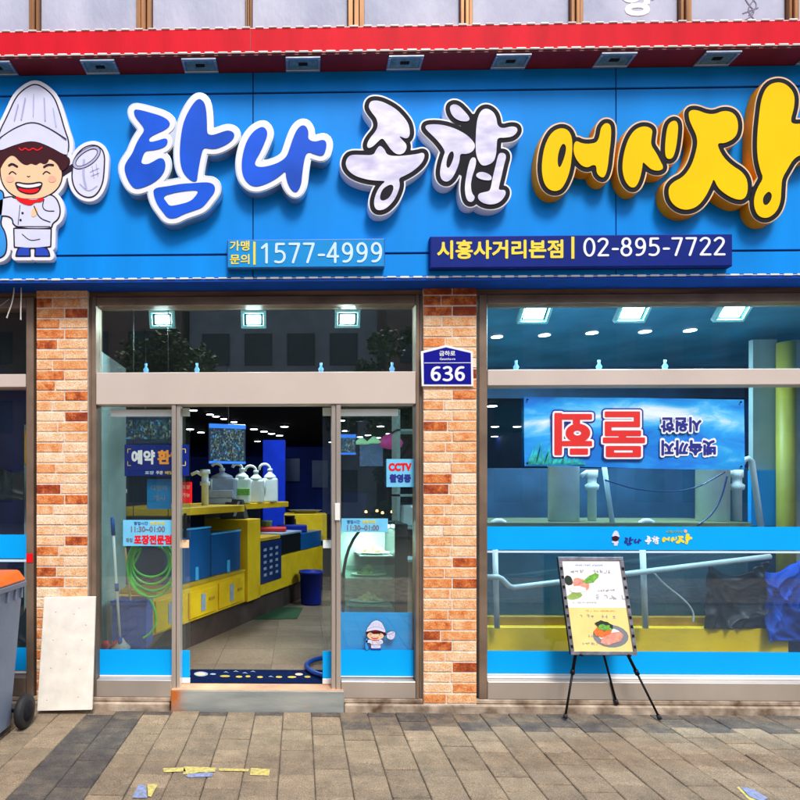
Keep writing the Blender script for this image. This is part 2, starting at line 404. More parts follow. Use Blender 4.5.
def _norm(loops):
    a = np.vstack(loops); lo, hi = a.min(0), a.max(0); return [((q-lo)/(hi-lo)).tolist() for q in loops]
def text_loops(body, bold):
    k = (body, bold)
    if k in _tl: return _tl[k]
    if all(c in DIG or c == '-' for c in body):
        st = []; x = 0; H = 40
        for c in body:
            if c == '-': st.append(([((x+.05)*H, .38*H), ((x+.30)*H, .38*H)], H*bold)); x += .46
            else:
                for p in DIG[c]: st.append(([((x+u)*H, v*H) for u, v in p], H*bold))
                x += .72
        sh = Shape(strokes=st, step=.8, pad=6); r = sh.loops(0, .5)
    else:
        cu = bpy.data.curves.new('t', 'FONT'); cu.body = body; cu.size = 36; cu.resolution_u = 3
        ob = bpy.data.objects.new('t', cu); COL.objects.link(ob); bpy.context.view_layer.update()
        me = bpy.data.meshes.new_from_object(ob); bm = bmesh.new(); bm.from_mesh(me); bmesh.ops.remove_doubles(bm, verts=bm.verts[:], dist=1e-3)
        nb = {}
        for e in bm.edges:
            if len(e.link_faces) == 1:
                i, j = e.verts[0].index, e.verts[1].index; nb.setdefault(i, []).append(j); nb.setdefault(j, []).append(i)
        bm.verts.ensure_lookup_table(); seen = set(); lps = []
        for i in nb:
            if i in seen: continue
            lp = [i]; seen.add(i); cur = i
            while True:
                nx = [q for q in nb[cur] if q not in seen]
                if not nx: break
                cur = nx[0]; seen.add(cur); lp.append(cur)
            lps.append(np.array([bm.verts[q].co[:2] for q in lp]))
        bm.free(); bpy.data.objects.remove(ob); bpy.data.curves.remove(cu); bpy.data.meshes.remove(me)
        sh = Shape(step=.7, pad=6, raw=lps); r = sh.loops(bold*36, .4)
    _tl[k] = _norm(r); return _tl[k]
_tc = {}
def text_geo(body, bold, spacing):
    k = (body, bold, spacing)
    if k in _tc: return _tc[k]
    cu = bpy.data.curves.new('t', 'FONT'); cu.body = body; cu.size = 1; cu.offset = bold; cu.extrude = .1
    cu.space_character = spacing; cu.resolution_u = 4
    ob = bpy.data.objects.new('t', cu); COL.objects.link(ob)
    bpy.context.view_layer.update()
    me = bpy.data.meshes.new_from_object(ob)
    a = np.array([v.co[:] for v in me.vertices]); f = [tuple(p.vertices) for p in me.polygons]
    lo, hi = a.min(0), a.max(0); a = (a-lo)/(hi-lo)
    a[:, 2] = a[:, 2]*2-1
    bpy.data.objects.remove(ob); bpy.data.curves.remove(cu); bpy.data.meshes.remove(me)
    _tc[k] = (a.tolist(), f); return _tc[k]

# ------------------------------------------------------------------ outlines: signed distance + contour
def chaikin(p, n=2, closed=True):
    p = np.array(p, float)
    for _ in range(n):
        if closed: q = np.roll(p, -1, 0)
        else: q = p[1:]; 
        a = p if closed else p[:-1]
        r = np.empty((2*len(a), 2)); r[0::2] = a*.75+q*.25; r[1::2] = a*.25+q*.75
        p = r if closed else np.vstack([p[:1], r, p[-1:]])
    return p
def _segdist(P, A, Bp):
    d = np.full(len(P), 1e9)
    for a, b in zip(A, Bp):
        ab = b-a; L = ab@ab
        t = np.clip(((P-a)@ab)/L, 0, 1) if L > 0 else np.zeros(len(P))
        q = P-a-t[:, None]*ab
        d = np.minimum(d, np.einsum('ij,ij->i', q, q))
    return np.sqrt(d)
def _inside(P, poly):
    x, y = P[:, 0], P[:, 1]; ins = np.zeros(len(P), bool)
    for (x1, y1), (x2, y2) in zip(poly, np.roll(poly, -1, 0)):
        if y1 == y2: continue
        c = ((y1 > y) != (y2 > y)) & (x < (x2-x1)*(y-y1)/(y2-y1)+x1)
        ins ^= c
    return ins
class Shape:
    """polys: list of (outline, [holes]); strokes: list of (points, half width)"""
    def __init__(s, polys=(), strokes=(), step=.5, pad=9, raw=()):
        s.polys = [(chaikin(o), [chaikin(h) for h in hs]) for o, hs in polys]
        s.strokes = [(chaikin(p, 2, False) if len(p) > 2 else np.array(p, float), w_) for p, w_ in strokes]
        allp = np.vstack([o for o, _ in s.polys]+[p for p, _ in s.strokes]+list(raw))
        lo, hi = allp.min(0)-pad, allp.max(0)+pad
        s.lo = lo; s.step = step
        s.nx, s.ny = [int(v) for v in np.ceil((hi-lo)/step)+1]
        gx, gy = np.meshgrid(lo[0]+np.arange(s.nx)*step, lo[1]+np.arange(s.ny)*step, indexing='ij')
        P = np.stack([gx.ravel(), gy.ravel()], 1)
        D = np.full(len(P), 1e9)
        for o, hs in s.polys:
            ins = _inside(P, o); d = _segdist(P, o, np.roll(o, -1, 0))
            for h in hs:
                ins &= ~_inside(P, h); d = np.minimum(d, _segdist(P, h, np.roll(h, -1, 0)))
            D = np.minimum(D, np.where(ins, -d, d))
        for p, w_ in s.strokes: D = np.minimum(D, _segdist(P, p[:-1], p[1:])-w_)
        if len(raw):
            ins = np.zeros(len(P), bool)
            for q in raw: ins ^= _inside(P, q); D = np.minimum(D, _segdist(P, q, np.roll(q, -1, 0)))
            D = np.where(ins, -D, D)
        s.D = D.reshape(s.nx, s.ny)
    def loops(s, off=0., min_area=1.2, hole_area=0.):
        """closed outlines at this offset; holes smaller than hole_area are filled"""
        D = s.D-off; st = s.step
        D = np.where(np.abs(D) < 1e-6, 1e-6, D)
        ins = D < 0
        code = ins[:-1, :-1]*1+ins[1:, :-1]*2+ins[1:, 1:]*4+ins[:-1, 1:]*8
        segs = {}
        def ex(i, j): a, b = D[i, j], D[i+1, j]; return (i+a/(a-b), j)
        def ey(i, j): a, b = D[i, j], D[i, j+1]; return (i, j+a/(a-b))
        T = {1: [(3, 0)], 2: [(0, 1)], 3: [(3, 1)], 4: [(1, 2)], 5: [(3, 0), (1, 2)], 6: [(0, 2)], 7: [(3, 2)], 8: [(2, 3)],
             9: [(2, 0)], 10: [(0, 1), (2, 3)], 11: [(2, 1)], 12: [(1, 3)], 13: [(1, 0)], 14: [(0, 3)]}
        ii, jj = np.nonzero((code > 0) & (code < 15)); pos = {}; nb = {}
        for i, j in zip(ii.tolist(), jj.tolist()):
            key = [('x', i, j), ('y', i+1, j), ('x', i, j+1), ('y', i, j)]
            for a, b in T[int(code[i, j])]:
                for e in (a, b):
                    k = key[e]
                    if k not in pos: pos[k] = ex(k[1], k[2]) if k[0] == 'x' else ey(k[1], k[2])
                nb.setdefault(key[a], []).append(key[b]); nb.setdefault(key[b], []).append(key[a])
        out = []; seen = set()
        for k in list(nb):
            if k in seen: continue
            lp = [k]; seen.add(k); cur = k
            while True:
                nx = [q for q in nb[cur] if q not in seen]
                if not nx: break
                cur = nx[0]; seen.add(cur); lp.append(cur)
            if len(lp) < 5: continue
            a = np.array([pos[q] for q in lp])*st+s.lo
            a = (np.roll(a, 1, 0)+a*2+np.roll(a, -1, 0))/4
            x, y = a[:, 0], a[:, 1]; area = abs(np.sum(x*np.roll(y, -1)-y*np.roll(x, -1)))/2
            if area < min_area: continue
            out.append([a, area])
        if hole_area:
            keep = []
            for n_, (a, ar) in enumerate(out):
                depth = sum(_inside(a[:1], b)[0] for m_, (b, _) in enumerate(out) if m_ != n_)
                if depth % 2 == 1 and ar < hole_area: continue
                keep.append([a, ar])
            out = keep
        return [a[::2] if len(a) > 40 else a for a, _ in out]
def to_world(loops, Y, fn=None):
    return [[W(fn(x, y)[0], fn(x, y)[1], Y) if fn else W(x, y, Y) for x, y in lp] for lp in loops]
# ------------------------------------------------------------------ ground
B().box(-60, 60, -60, 20, -.35, -.008).struct('ground', 'joint_sand')
brick_off = .5
TW, TL = .1955, .150
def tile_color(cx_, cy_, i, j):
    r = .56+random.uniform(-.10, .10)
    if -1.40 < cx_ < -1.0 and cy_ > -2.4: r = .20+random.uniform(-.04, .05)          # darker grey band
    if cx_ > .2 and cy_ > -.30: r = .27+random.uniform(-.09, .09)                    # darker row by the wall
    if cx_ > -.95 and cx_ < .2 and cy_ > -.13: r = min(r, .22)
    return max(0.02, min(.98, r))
b = B(); rt = random.Random(3)
x = -5.2; i = 0
while x < 6.4:
    y = -.062-(TL/2 if i % 2 else 0); j = 0
    if i % 2: b.box(x+.003, x+TW-.003, y+.003, -.066, -.05, rt.uniform(-.002, .001), .003, rnd=tile_color(x, -.1, i, -1))
    while y > -3.7:
        dz = rt.uniform(-.0025, .003)
        g = .0024
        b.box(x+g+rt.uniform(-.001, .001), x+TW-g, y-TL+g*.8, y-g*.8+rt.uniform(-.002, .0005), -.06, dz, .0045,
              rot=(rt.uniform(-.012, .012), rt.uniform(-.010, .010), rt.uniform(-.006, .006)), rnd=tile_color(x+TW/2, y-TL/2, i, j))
        y -= TL; j += 1
    x += TW; i += 1
attr_mat('paver', [(0, (.045, .040, .042)), (.22, (.095, .082, .072)), (.4, (.18, .138, .095)), (.62, (.26, .195, .13)), (1, (.44, .33, .22))], .85, .9, 80, 8, .85, (.55, 1.42))
b.struct('pavement', 'paver')
# far side of the pavement, the kerb and the road behind the viewer (seen only as reflections)
B().box(-30, 30, -6.0, -3.9, -.05, -.004).struct('pavement_edge', 'concrete')
B().box(-30, 30, -6.15, -6.003, -.12, -.002, .01).struct('kerb', 'concrete')
B().box(-40, 40, -15, -6.16, -.12, -.04).struct('road', 'asphalt')
B().box(-40, 40, -22, -15.01, -.12, .02).struct('pavement_opposite', 'concrete')

# worn scraps of painted marking on the paving
def scrap(pts, m, label):
    loops = [[(x_, y_) for x_, y_ in pts]]
    bm = bmesh.new(); vs = [bm.verts.new((x_, y_, .0042)) for x_, y_ in pts]; bm.faces.new(vs)
    bb = B(); bb.add(bm); return bb
def G(px, py, h=0.):
    d = F*(CH-h)/(py-CY); return (X(px, d-CD), d-CD)
def scrap_px(pp): return [G(*p, .006) for p in pp]
sc_ = thing('painted_marking', 'worn yellow and blue paint scraps on the paving in front of the doorway', 'road marking', (*G(215, 772), .004))
scrap(scrap_px([(163, 769), (184, 768), (186, 772), (164, 773)]), '', '').build('yellow_paint', 'paint_yellow', sc_)
scrap(scrap_px([(184, 767), (216, 768), (215, 772), (183, 775)]), '', '').build('yellow_paint', 'paint_yellow', sc_)
scrap(scrap_px([(185, 775.5), (200, 772.6), (214, 773), (212, 777), (188, 778)]), '', '').build('blue_paint', 'paint_blue', sc_)
scrap(scrap_px([(219, 768.5), (249, 769), (248, 771.5), (219, 771)]), '', '').build('yellow_paint', 'paint_yellow', sc_)
scrap(scrap_px([(251, 768), (270, 769), (269, 775.5), (250, 775)]), '', '').build('yellow_paint', 'paint_yellow', sc_)
s2 = thing('painted_marking', 'blue and yellow paint corner mark at the bottom edge left of the doorway', 'road marking', (*G(145, 792), .004))
scrap(scrap_px([(139, 785), (146, 787), (147, 799), (132, 799)]), '', '').build('blue_paint', 'paint_blue', s2)
scrap(scrap_px([(147.5, 785), (158, 785), (151, 798), (148, 797)]), '', '').build('yellow_paint', 'paint_yellow', s2)
s3 = thing('painted_marking', 'small blue and yellow paint dash on the paving at bottom right', 'road marking', (*G(752, 788), .004))
scrap(scrap_px([(740, 782), (752, 784), (768, 793), (762, 796), (750, 792)]), '', '').build('blue_paint', 'paint_blue', s3)
scrap(scrap_px([(736.5, 782.5), (739, 782), (749, 792.5), (761, 796.5), (750, 796)]), '', '').build('yellow_paint', 'paint_yellow', s3)

# ------------------------------------------------------------------ inside shell
FZ = .146
bf = B(); t_ = .45; yy = .12; k = 0
bf.box(-3.4, 5.2, .10, 14, -.04, FZ-.003)
while yy < 14:
    xx = -3.38+(0)
    while xx < 5.1:
        bf.box(xx+.002, xx+t_-.002, yy+.002, yy+t_-.002, FZ-.01, FZ, .0, rnd=random.uniform(.35, .65)); xx += t_
    yy += t_
bf.struct('floor', attr_mat('floor_tiles', [(0, (.085, .06, .042)), (.5, (.165, .118, .08)), (1, (.24, .18, .125))], .42, .08, 30, 4, .6))
CEIL = 3.0
B().box(-3.4, 5.2, .101, 14, CEIL, CEIL+.1).struct('ceiling', 'ceiling_black')
B().box(-3.4, 5.2, 14.0, 14.1, FZ, CEIL).struct('wall_back', 'wall_navy')
B().box(-3.5, -3.4, .101, 14, FZ, CEIL).struct('wall_left', 'wall_navy')
B().box(5.2, 5.3, .101, 14, FZ, CEIL).struct('wall_right', 'wall_navy')

# ------------------------------------------------------------------ the shop building
shop = thing('shop_building', 'street front of the fish shop with brick pillars, aluminium framed windows and open glass doors', 'building', (0, 0, 0))
XL, XR = -4.2, 5.6
attr_mat('brick', [(0, (.26, .04, .012)), (.13, (.42, .085, .02)), (.24, (.64, .17, .04)), (.42, (.76, .31, .11)), (.64, (.82, .48, .25)), (1, (.90, .70, .50))], .85, .9, 60, 15, 1.25, (.62, 1.3))
ZH = Z(286)                       # top of the brick
dark_rows = {0: [2, 3, 6, 11, 13, 20, 21, 25, 28], 1: [9, 14, 20, 27, 29, 34]}
def pillar(x0, x1, y0, seed, idx):
    rp = random.Random(seed); h = .0735; L = .205
    core = B(); core.box(x0+.004, x1-.004, y0+.0015, .10, .05, ZH+.02)
    br = B(); z = .06; n = 0
    nrow = int((ZH-.06)/h)+1
    while z < ZH-.02:
        row = nrow-n-1
        special = row in dark_rows.get(idx, [])
        xs = x0; first = True; off = (n % 2)
        ln = L if off else L*rp.uniform(.55, .95)
        k2 = 0
        while xs < x1-.01:
            xe = min(xs+ln, x1)
            if x1-xe < .05: xe = x1
            r = rp.betavariate(2.6, 1.6)*.75+.22
            if idx == 1: r -= .16*rp.random()
            if row <= 3 and idx == 1: r = rp.uniform(.02, .3)  # top courses darker: shadow and dirt put into the brick colour
            if row <= 5 and idx == 0: r -= .15
            if n < 9 : r -= rp.uniform(0, .30)
            if special and k2 == (row % 2): r = rp.uniform(.08, .2)
            r = max(.02, min(.98, r))
            d = rp.uniform(-.0015, .0015)
            br.box(xs+.0045, xe-.0045, y0-.003+d, .09, z+.005, z+h-.006, .003, rnd=r)
            xs = xe; ln = L; k2 += 1
        z += h; n += 1
    co = core.build('brick_pillar', 'mortar', shop)
    br.build('brickwork', 'brick', co)
P1 = (X(36, -.05), X(88, -.05)); P2 = (X(423, -.05), X(477, -.05))
pillar(*P1, -.05, 11, 0); pillar(*P2, -.05, 5, 1)
pillar(X(36, -.05)-2.55, X(36, -.05)-2.0, -.05, 8, 2); pillar(4.25, 4.65, -.05, 9, 3)

# header under the sign, upper wall behind the sign
zt = Z(288); zb = Z(303)
B().box(XL, XR, -.012, .10, zb+.045, ZH+.4, .004).build('header_beam', 'alu_header', shop)
B().box(XL, XR, -.10, .10, ZH+.41, 4.61).build('wall', 'wall_plain', shop)
B().box(XL, XR, .101, .2, 3.12, 7).build('wall', 'wall_plain', shop)
B().box(XL-.1, XL, -.03, 14, 0, 7).build('wall', 'wall_plain', shop)
B().box(XR, XR+.1, -.03, 14, 0, 7).build('wall', 'wall_plain', shop)
B().box(XL-.1, XR+.1, .2, 14.2, 7, 7.2).build('roof', 'concrete', shop)
B().box(XL-.1, XR+.1, 14.2, 14.3, 0, 7).build('wall', 'wall_plain', shop)
# ledge and plinth
lb = B(); x = XL; rl = random.Random(4)
lb.box(XL, X(171), -.058, .0, -.04, .052, .008)
lb.box(X(344), XR, -.058, .0, -.04, .052, .008)
lb.build('plinth', 'concrete', shop)
lb2 = B(); lb2.box(XL, X(172), -.035, -.001, .054, .085, .006); lb2.box(X(343), XR, -.035, -.001, .054, .085, .006)
lb2.build('plinth', 'concrete', shop)

def vbar(b, px0, px1, y0, y1, z0, z1, bev=.003): b.box(X(px0), X(px1), y0, y1, z0, z1, bev)
def glaze(name, x0, x1, z0, z1, parent, m='pane_clear', y=.04, label=None):
    return B().box(x0, x1, y, y+.006, z0, z1).build(name, m, parent, label)

# --- right window
zs0 = .087; z_head = zb+.045
fr = B(); vbar(fr, 478, 486, -.03, .09, zs0, z_head)
xw0, xw1 = X(486), 4.22
za, zbm = Z(386, 0, 640), Z(370, 0, 640)       # transom bar
fr.box(xw0+.002, xw1, -.028, .09, zb-.02, z_head-.003, .003)
rw = fr.build('window', 'alu_dark', shop)
B().box(xw0+.002, xw1, -.034, .088, za, zbm, .004).build('transom_bar', 'alu_light', rw)
B().box(xw0+.002, xw1, -.034, .088, zs0, Z(681, 0, 640), .004).build('sill', 'alu', rw)
glaze('pane', xw0, xw1, zbm, zb-.02, rw, 'pane_teal')
glaze('pane', xw0, xw1, Z(681, 0, 640), za, rw, 'pane_teal')
fm = .036
B().box(xw0+.004, xw1, fm, fm+.003, Z(550.5, 0, 640), Z(527, 0, 640)).build('film_stripe', 'film_blue', rw)
B().box(xw0+.004, xw1, fm, fm+.003, Z(553.5, 0, 640), Z(551.5, 0, 640)).build('film_stripe', 'text_pale', rw)
B().box(xw0+.004, xw1, fm, fm+.003, Z(675.5, 0, 640), Z(653, 0, 640)).build('film_stripe', 'film_blue', rw)
B().box(xw0+.004, xw1, fm, fm+.003, Z(677.6, 0, 640), Z(676, 0, 640)).build('film_stripe', 'text_pale', rw)
B().box(xw0+.004, xw1, fm, fm+.003, Z(680.6, 0, 640), Z(678, 0, 640)).build('film_stripe', 'text_white', rw)
mu = B(); mu.box(3.9-.02, 3.9+.02, -.02, .03, za-1.3, za-.003); mu.build('mullion', 'alu_dark', rw)

# --- left window of the shop
fr = B(); vbar(fr, 28, 35.5, -.03, .09, zs0, z_head)
lx0, lx1 = X(36, -.05)-1.98, X(28)
fr.box(lx0, lx1-.002, -.028, .09, zb-.03, z_head-.003, .003)
lw = fr.build('window', 'alu_dark', shop)
B().box(lx0, lx1-.002, -.034, .088, Z(388, 0, 20), Z(375, 0, 20), .004).build('transom_bar', 'alu_light', lw)
B().box(lx0, lx1-.002, -.034, .088, zs0, Z(676, 0, 20), .004).build('sill', 'alu_dark', lw)
glaze('pane', lx0, lx1, Z(375, 0, 20), zb-.03, lw)
glaze('pane', lx0, lx1, Z(676, 0, 20), Z(388, 0, 20), lw)
B().box(lx0, lx1-.003, fm, fm+.003, Z(559, 0, 20), Z(535, 0, 20)).build('film_stripe', 'film_blue', lw)
B().box(lx0, lx1-.003, fm, fm+.003, Z(562.5, 0, 20), Z(560, 0, 20)).build('film_stripe', 'text_pale', lw)
B().box(lx0, lx1-.003, fm, fm+.003, Z(672, 0, 20), Z(649, 0, 20)).build('film_stripe', 'film_blue', lw)
B().box(lx0, lx1-.003, fm, fm+.003, Z(675, 0, 20), Z(673, 0, 20)).build('film_stripe', 'text_white', lw)
B().box(X(28.5), X(35), -.033, -.031, Z(562, 0, 30), Z(553, 0, 30)).build('tape', 'text_red', lw, 'small red tape mark')

# --- entrance
fr = B()
vbar(fr, 89, 92.5, -.02, .09, zs0, z_head); vbar(fr, 93, 97.5, -.032, .09, zs0, z_head)
vbar(fr, 415, 418.5, -.032, .09, zs0, z_head); vbar(fr, 419, 422.5, -.02, .09, zs0, z_head)
dx0, dx1 = X(97.5), X(415)
fr.box(dx0+.002, dx1-.002, -.028, .09, zb-.02, z_head-.003, .003)
ent = fr.build('doorway', 'alu_dark', shop)
zt0, zt1 = Z(405, 0, 250), Z(373, 0, 250)
B().box(dx0+.002, dx1-.002, -.036, .088, zt0, zt1, .004).build('transom_bar', 'alu_light', ent)
glaze('pane', dx0, dx1, zt1, zb-.02, ent, 'pane_mirror')
zr = Z(678.5, 0, 140)
sb_ = B(); sb_.box(dx0+.002, X(172.5), -.034, .07, zs0, zr, .004); sb_.build('sill', 'alu', ent); sb_ = B(); sb_.box(X(341), dx1-.002, -.034, .07, zs0, zr, .004); sb_.build('sill', 'alu', ent)
st = B(); vbar(st, 172.5, 176.5, -.03, .07, .09, zt0-.002); vbar(st, 177, 180.5, -.022, .07, .09, zt0-.002)
st.build('door_post', 'alu', ent)
st = B(); vbar(st, 331.5, 335.5, -.022, .07, .09, zt0-.002); vbar(st, 336, 340.5, -.03, .07, .09, zt0-.002)
st.build('door_post', 'alu', ent)
glaze('pane', dx0, X(173), zr, zt0, ent); glaze('pane', X(340), dx1, zr, zt0, ent)
fl = B(); fl.box(dx0+.003, X(172.3), fm, fm+.003, Z(676.5, 0, 140), Z(651, 0, 140)); fl.build('film_stripe', 'film_blue', ent)
fl = B(); fl.box(X(341), dx1-.003, fm, fm+.003, Z(677.5, 0, 370), Z(651.3, 0, 370)); fl.build('film_stripe', 'film_blue', ent)
fl = B(); fl.box(dx0+.003, X(172.3), fm, fm+.003, Z(678.2, 0, 140), Z(676.8, 0, 140)); fl.build('film_stripe', 'text_white', ent); fl = B(); fl.box(X(341), dx1-.003, fm, fm+.003, Z(678.6, 0, 370), Z(677.7, 0, 370)); fl.build('film_stripe', 'text_white', ent)
B().box(X(109), X(172), fm, fm+.003, Z(415.5), Z(408.5)).build('frosted_strip', 'frost_strip', ent)  # pale strip across the top of the fixed pane
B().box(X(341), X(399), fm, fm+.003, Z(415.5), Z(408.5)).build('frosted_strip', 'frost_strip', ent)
# the two glass leaves slid open behind the fixed panes
def leaf(px0, px1, inner, lab):
    y0 = .078
    g = B().box(X(px0, y0), X(px1, y0), y0, y0+.010, .155, zt0-.004).build('sliding_door', 'pane_clear', shop, lab)
    ix0, ix1 = (X(inner, y0), X(px1, y0)) if inner < px1 and px1 < 250 else (X(px0, y0), X(inner, y0))
    B().box(ix0, ix1, y0-.006, y0+.016, .150, Z(678.5, y0), .003).build('corner_fitting', 'white_trim', g)
    B().box(ix0+.001, ix1-.001, y0-.004, y0-.001, Z(678, y0), Z(651, y0)).build('film_stripe', 'film_blue', g)
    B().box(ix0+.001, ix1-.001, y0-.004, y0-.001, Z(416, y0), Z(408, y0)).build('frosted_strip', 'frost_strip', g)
    hx = (ix0+ix1)/2
    hb = B(); hb.box(hx-.011, hx+.011, y0-.03, y0-.008, Z(538, y0), Z(513, y0), .005)
    hb.build('handle', 'black_plastic', g)
    return g
lf1 = leaf(101, 190, 181, 'left glass door leaf slid open')
lf2 = leaf(322.5, 413, 334, 'right glass door leaf slid open')
y0 = .078
B().box(X(182, y0), X(189, y0), y0-.004, y0-.001, Z(548, y0), Z(540, y0)).build('sticker', 'skin', lf1)
B().box(X(323, y0), X(331, y0), y0-.004, y0-.001, Z(548, y0), Z(540, y0)).build('sticker', 'frost_strip', lf2)
B().box(X(337, y0)*1, X(412, y0), y0-.004, y0-.001, Z(651, y0), Z(612, y0)).build('film_stripe', 'film_blue', lf2)
kb = B(); kb.box(X(334.5), X(339.5), -.042, -.031, Z(520), Z(503), .002); kb.build('lock', 'white_trim', ent)

# --- metal step
step = B()
step.box(X(172.5), X(343.5), -.050, -.0, -.03, FZ-.004, .003)
step = step.solo('door_step', 'step_metal', 'brushed metal step plate under the open shop doorway', 'step')
lip = B().box(X(173), X(343), -.0495, .16, FZ-.0035, FZ+.0015, .001).build('lip', 'step_lip', None)
lip.parent = step; lip.location = -step.location

# --- upper storey strip
zu0, zu1 = 4.625, 6.2
B().box(XL, XR, -.09, .10, zu0-.004, zu0+.0, 0).build('ledge', 'alu_dark', shop)
mull = [(-90, -80), (30, 40), (137, 152), (246, 252), (348, 364), (460, 472), (570, 582), (679, 690), (787, 797), (900, 912)]
YU = -.06
for a, c in mull:
    m_ = B(); wd = X(c, YU)-X(a, YU); xa = X(a, YU)
    m_.box(xa, xa+wd*.3, YU-.02, YU+.05, zu0, zu1, .003); m_.box(xa+wd*.34, xa+wd*.66, YU-.035, YU+.05, zu0, zu1, .004); m_.box(xa+wd*.7, xa+wd, YU-.02, YU+.05, zu0, zu1, .003)
    m_.build('mullion', 'bronze', shop)
for (a, c), (a2, c2) in zip(mull[:-1], mull[1:]):
    p = B().box(X(c, YU)+.004, X(a2, YU)-.004, YU+.015, YU+.022, zu0, zu1).build('upper_window', 'upper_panel', shop)
    if c == 582:
        B().text('양', X(622, YU), X(656, YU), Z(19.5, YU), Z(-11, YU), YU+.0125, .002, .045).build('lettering', 'text_white', p)
    if c == 690:
        q = Shape(strokes=[([(745, -6), (750, 3), (757, 10), (751, 16), (746, 19)], .5), ([(757, -4), (748, 8), (756, 18)], .5), ([(744, 12), (760, 6)], .5), ([(752, -5), (760, 4), (750, 14)], .4)], pad=3).loops(0)
        B().plate(to_world(q, YU), YU+.0125, .002).build('drawing', 'text_grey', p)
# ------------------------------------------------------------------ red canopy with floodlights
YF, YS = -.355, -.20                 # fascia plane, signboard plane
SL, SR = -3.9, 5.3
can = thing('canopy', 'red sheet metal canopy strip with white dashed edging above the blue signboard', 'canopy', (0, 0, Z(55, YF)))
cz0, cz1 = Z(52.5, YF, 300), Z(27, YF, 300)
B().box(SL, SR, YF, -.10, cz0, cz1, .006).build('fascia', 'canopy_red', can)
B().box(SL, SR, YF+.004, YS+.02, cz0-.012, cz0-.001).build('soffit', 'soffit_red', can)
d1 = B(); d2 = B(); x = SL; rd = random.Random(2)
while x < SR:
    ln = .088
    d1.box(x, x+ln*.62, YF-.006, YF+.004, cz1-.006+rd.uniform(-.002, .002), cz1+.006, .003)
    d2.box(x+.02, x+.02+ln*.72, YF-.008, YF-.0005, cz0-.003, cz0+.010+rd.uniform(-.002, .002), .003); x += ln
d1.box(SL+.01, SR, YF+.001, YF+.0035, cz1-.005, cz1-.001); d2.box(SL+.03, SR, YF-.0012, YF+.004, cz0+.001, cz0+.004)
d1.build('dashed_edging', 'white_trim', can); d2.build('dashed_edging', 'white_trim', can)
sl_ = B(); x = X(250, YF)
sl_.box(x, x+.004, YF-.001, YF+.002, cz0+.016, cz1-.012); sl_.build('panel_seam', 'soffit_red', can)
# recessed floodlights in the soffit (off)
def soffit_lamp(px, i):
    x = X(px, YF+.07); lp = B()
    z1 = cz0-.013; w2 = .115; ya, yb = YF+.012, YS-.012
    for bx in ((x-w2, x+w2, ya, ya+.018), (x-w2, x+w2, yb-.018, yb), (x-w2, x-w2+.018, ya+.0185, yb-.0185), (x+w2-.018, x+w2, ya+.0185, yb-.0185)):
        lp.box(bx[0], bx[1], bx[2], bx[3], z1-.014, z1, .002)
    f_ = lp.build('floodlight', 'chrome', can)
    B().box(x-w2+.019, x+w2-.019, ya+.019, yb-.019, z1-.005, z1).build('lens', 'board_lens', f_)
    B().box(x-.03, x+.03, (ya+yb)/2-.012, (ya+yb)/2+.012, z1-.010, z1-.0055).build('diode', 'letter_black', f_)
mat('board_lens', (.10, .22, .30), .25, var=.3, scale=30)
for i, px in enumerate([-105, -3, 100, 200, 303, 405, 511, 615, 718, 822, 925]): soffit_lamp(px, i)

# ------------------------------------------------------------------ signboard
szt, szb = cz0-.014, Z(280, YS, 300)
seam1, seam2 = Z(92.5, YS, 300), Z(254, YS, 300)
board = thing('signboard', 'long bright blue shop signboard with raised brush style Korean lettering', 'sign', (0, YS, szb))
b = B()
g = .007
xs = [SL, X(-110, YS), X(253, YS), X(616, YS), X(905, YS), SR]
for a, c in zip(xs[:-1], xs[1:]):
    b.box(a+g/2, c-g/2, YS, YS+.03, seam2+g, seam1-g, .0015); b.box(a+g/2, c-g/2, YS, YS+.03, seam1+g, szt-.001, .0015); b.box(a+g/2, c-g/2, YS, YS+.03, szb+.02, seam2-g, .0015)
b.build('panel', 'sign_blue', board)
B().box(SL, SR, YS+.012, YS+.09, szb+.021, szt).build('backing', 'seam_black', board)
B().box(SL, SR, YS-.004, -.02, szb-.012, szb+.018, .002).build('bottom_trim', 'sign_blue_dark', board)
d1 = B(); x = SL
while x < SR:
    d1.box(x, x+.062, YS-.010, YS-.0045, szb+.006+rd.uniform(-.002, .002), szb+.019, .003); x += .088
d1.box(SL+.01, SR, YS-.0055, YS-.004, szb+.010, szb+.014); d1.build('dashed_edging', 'white_trim', board)

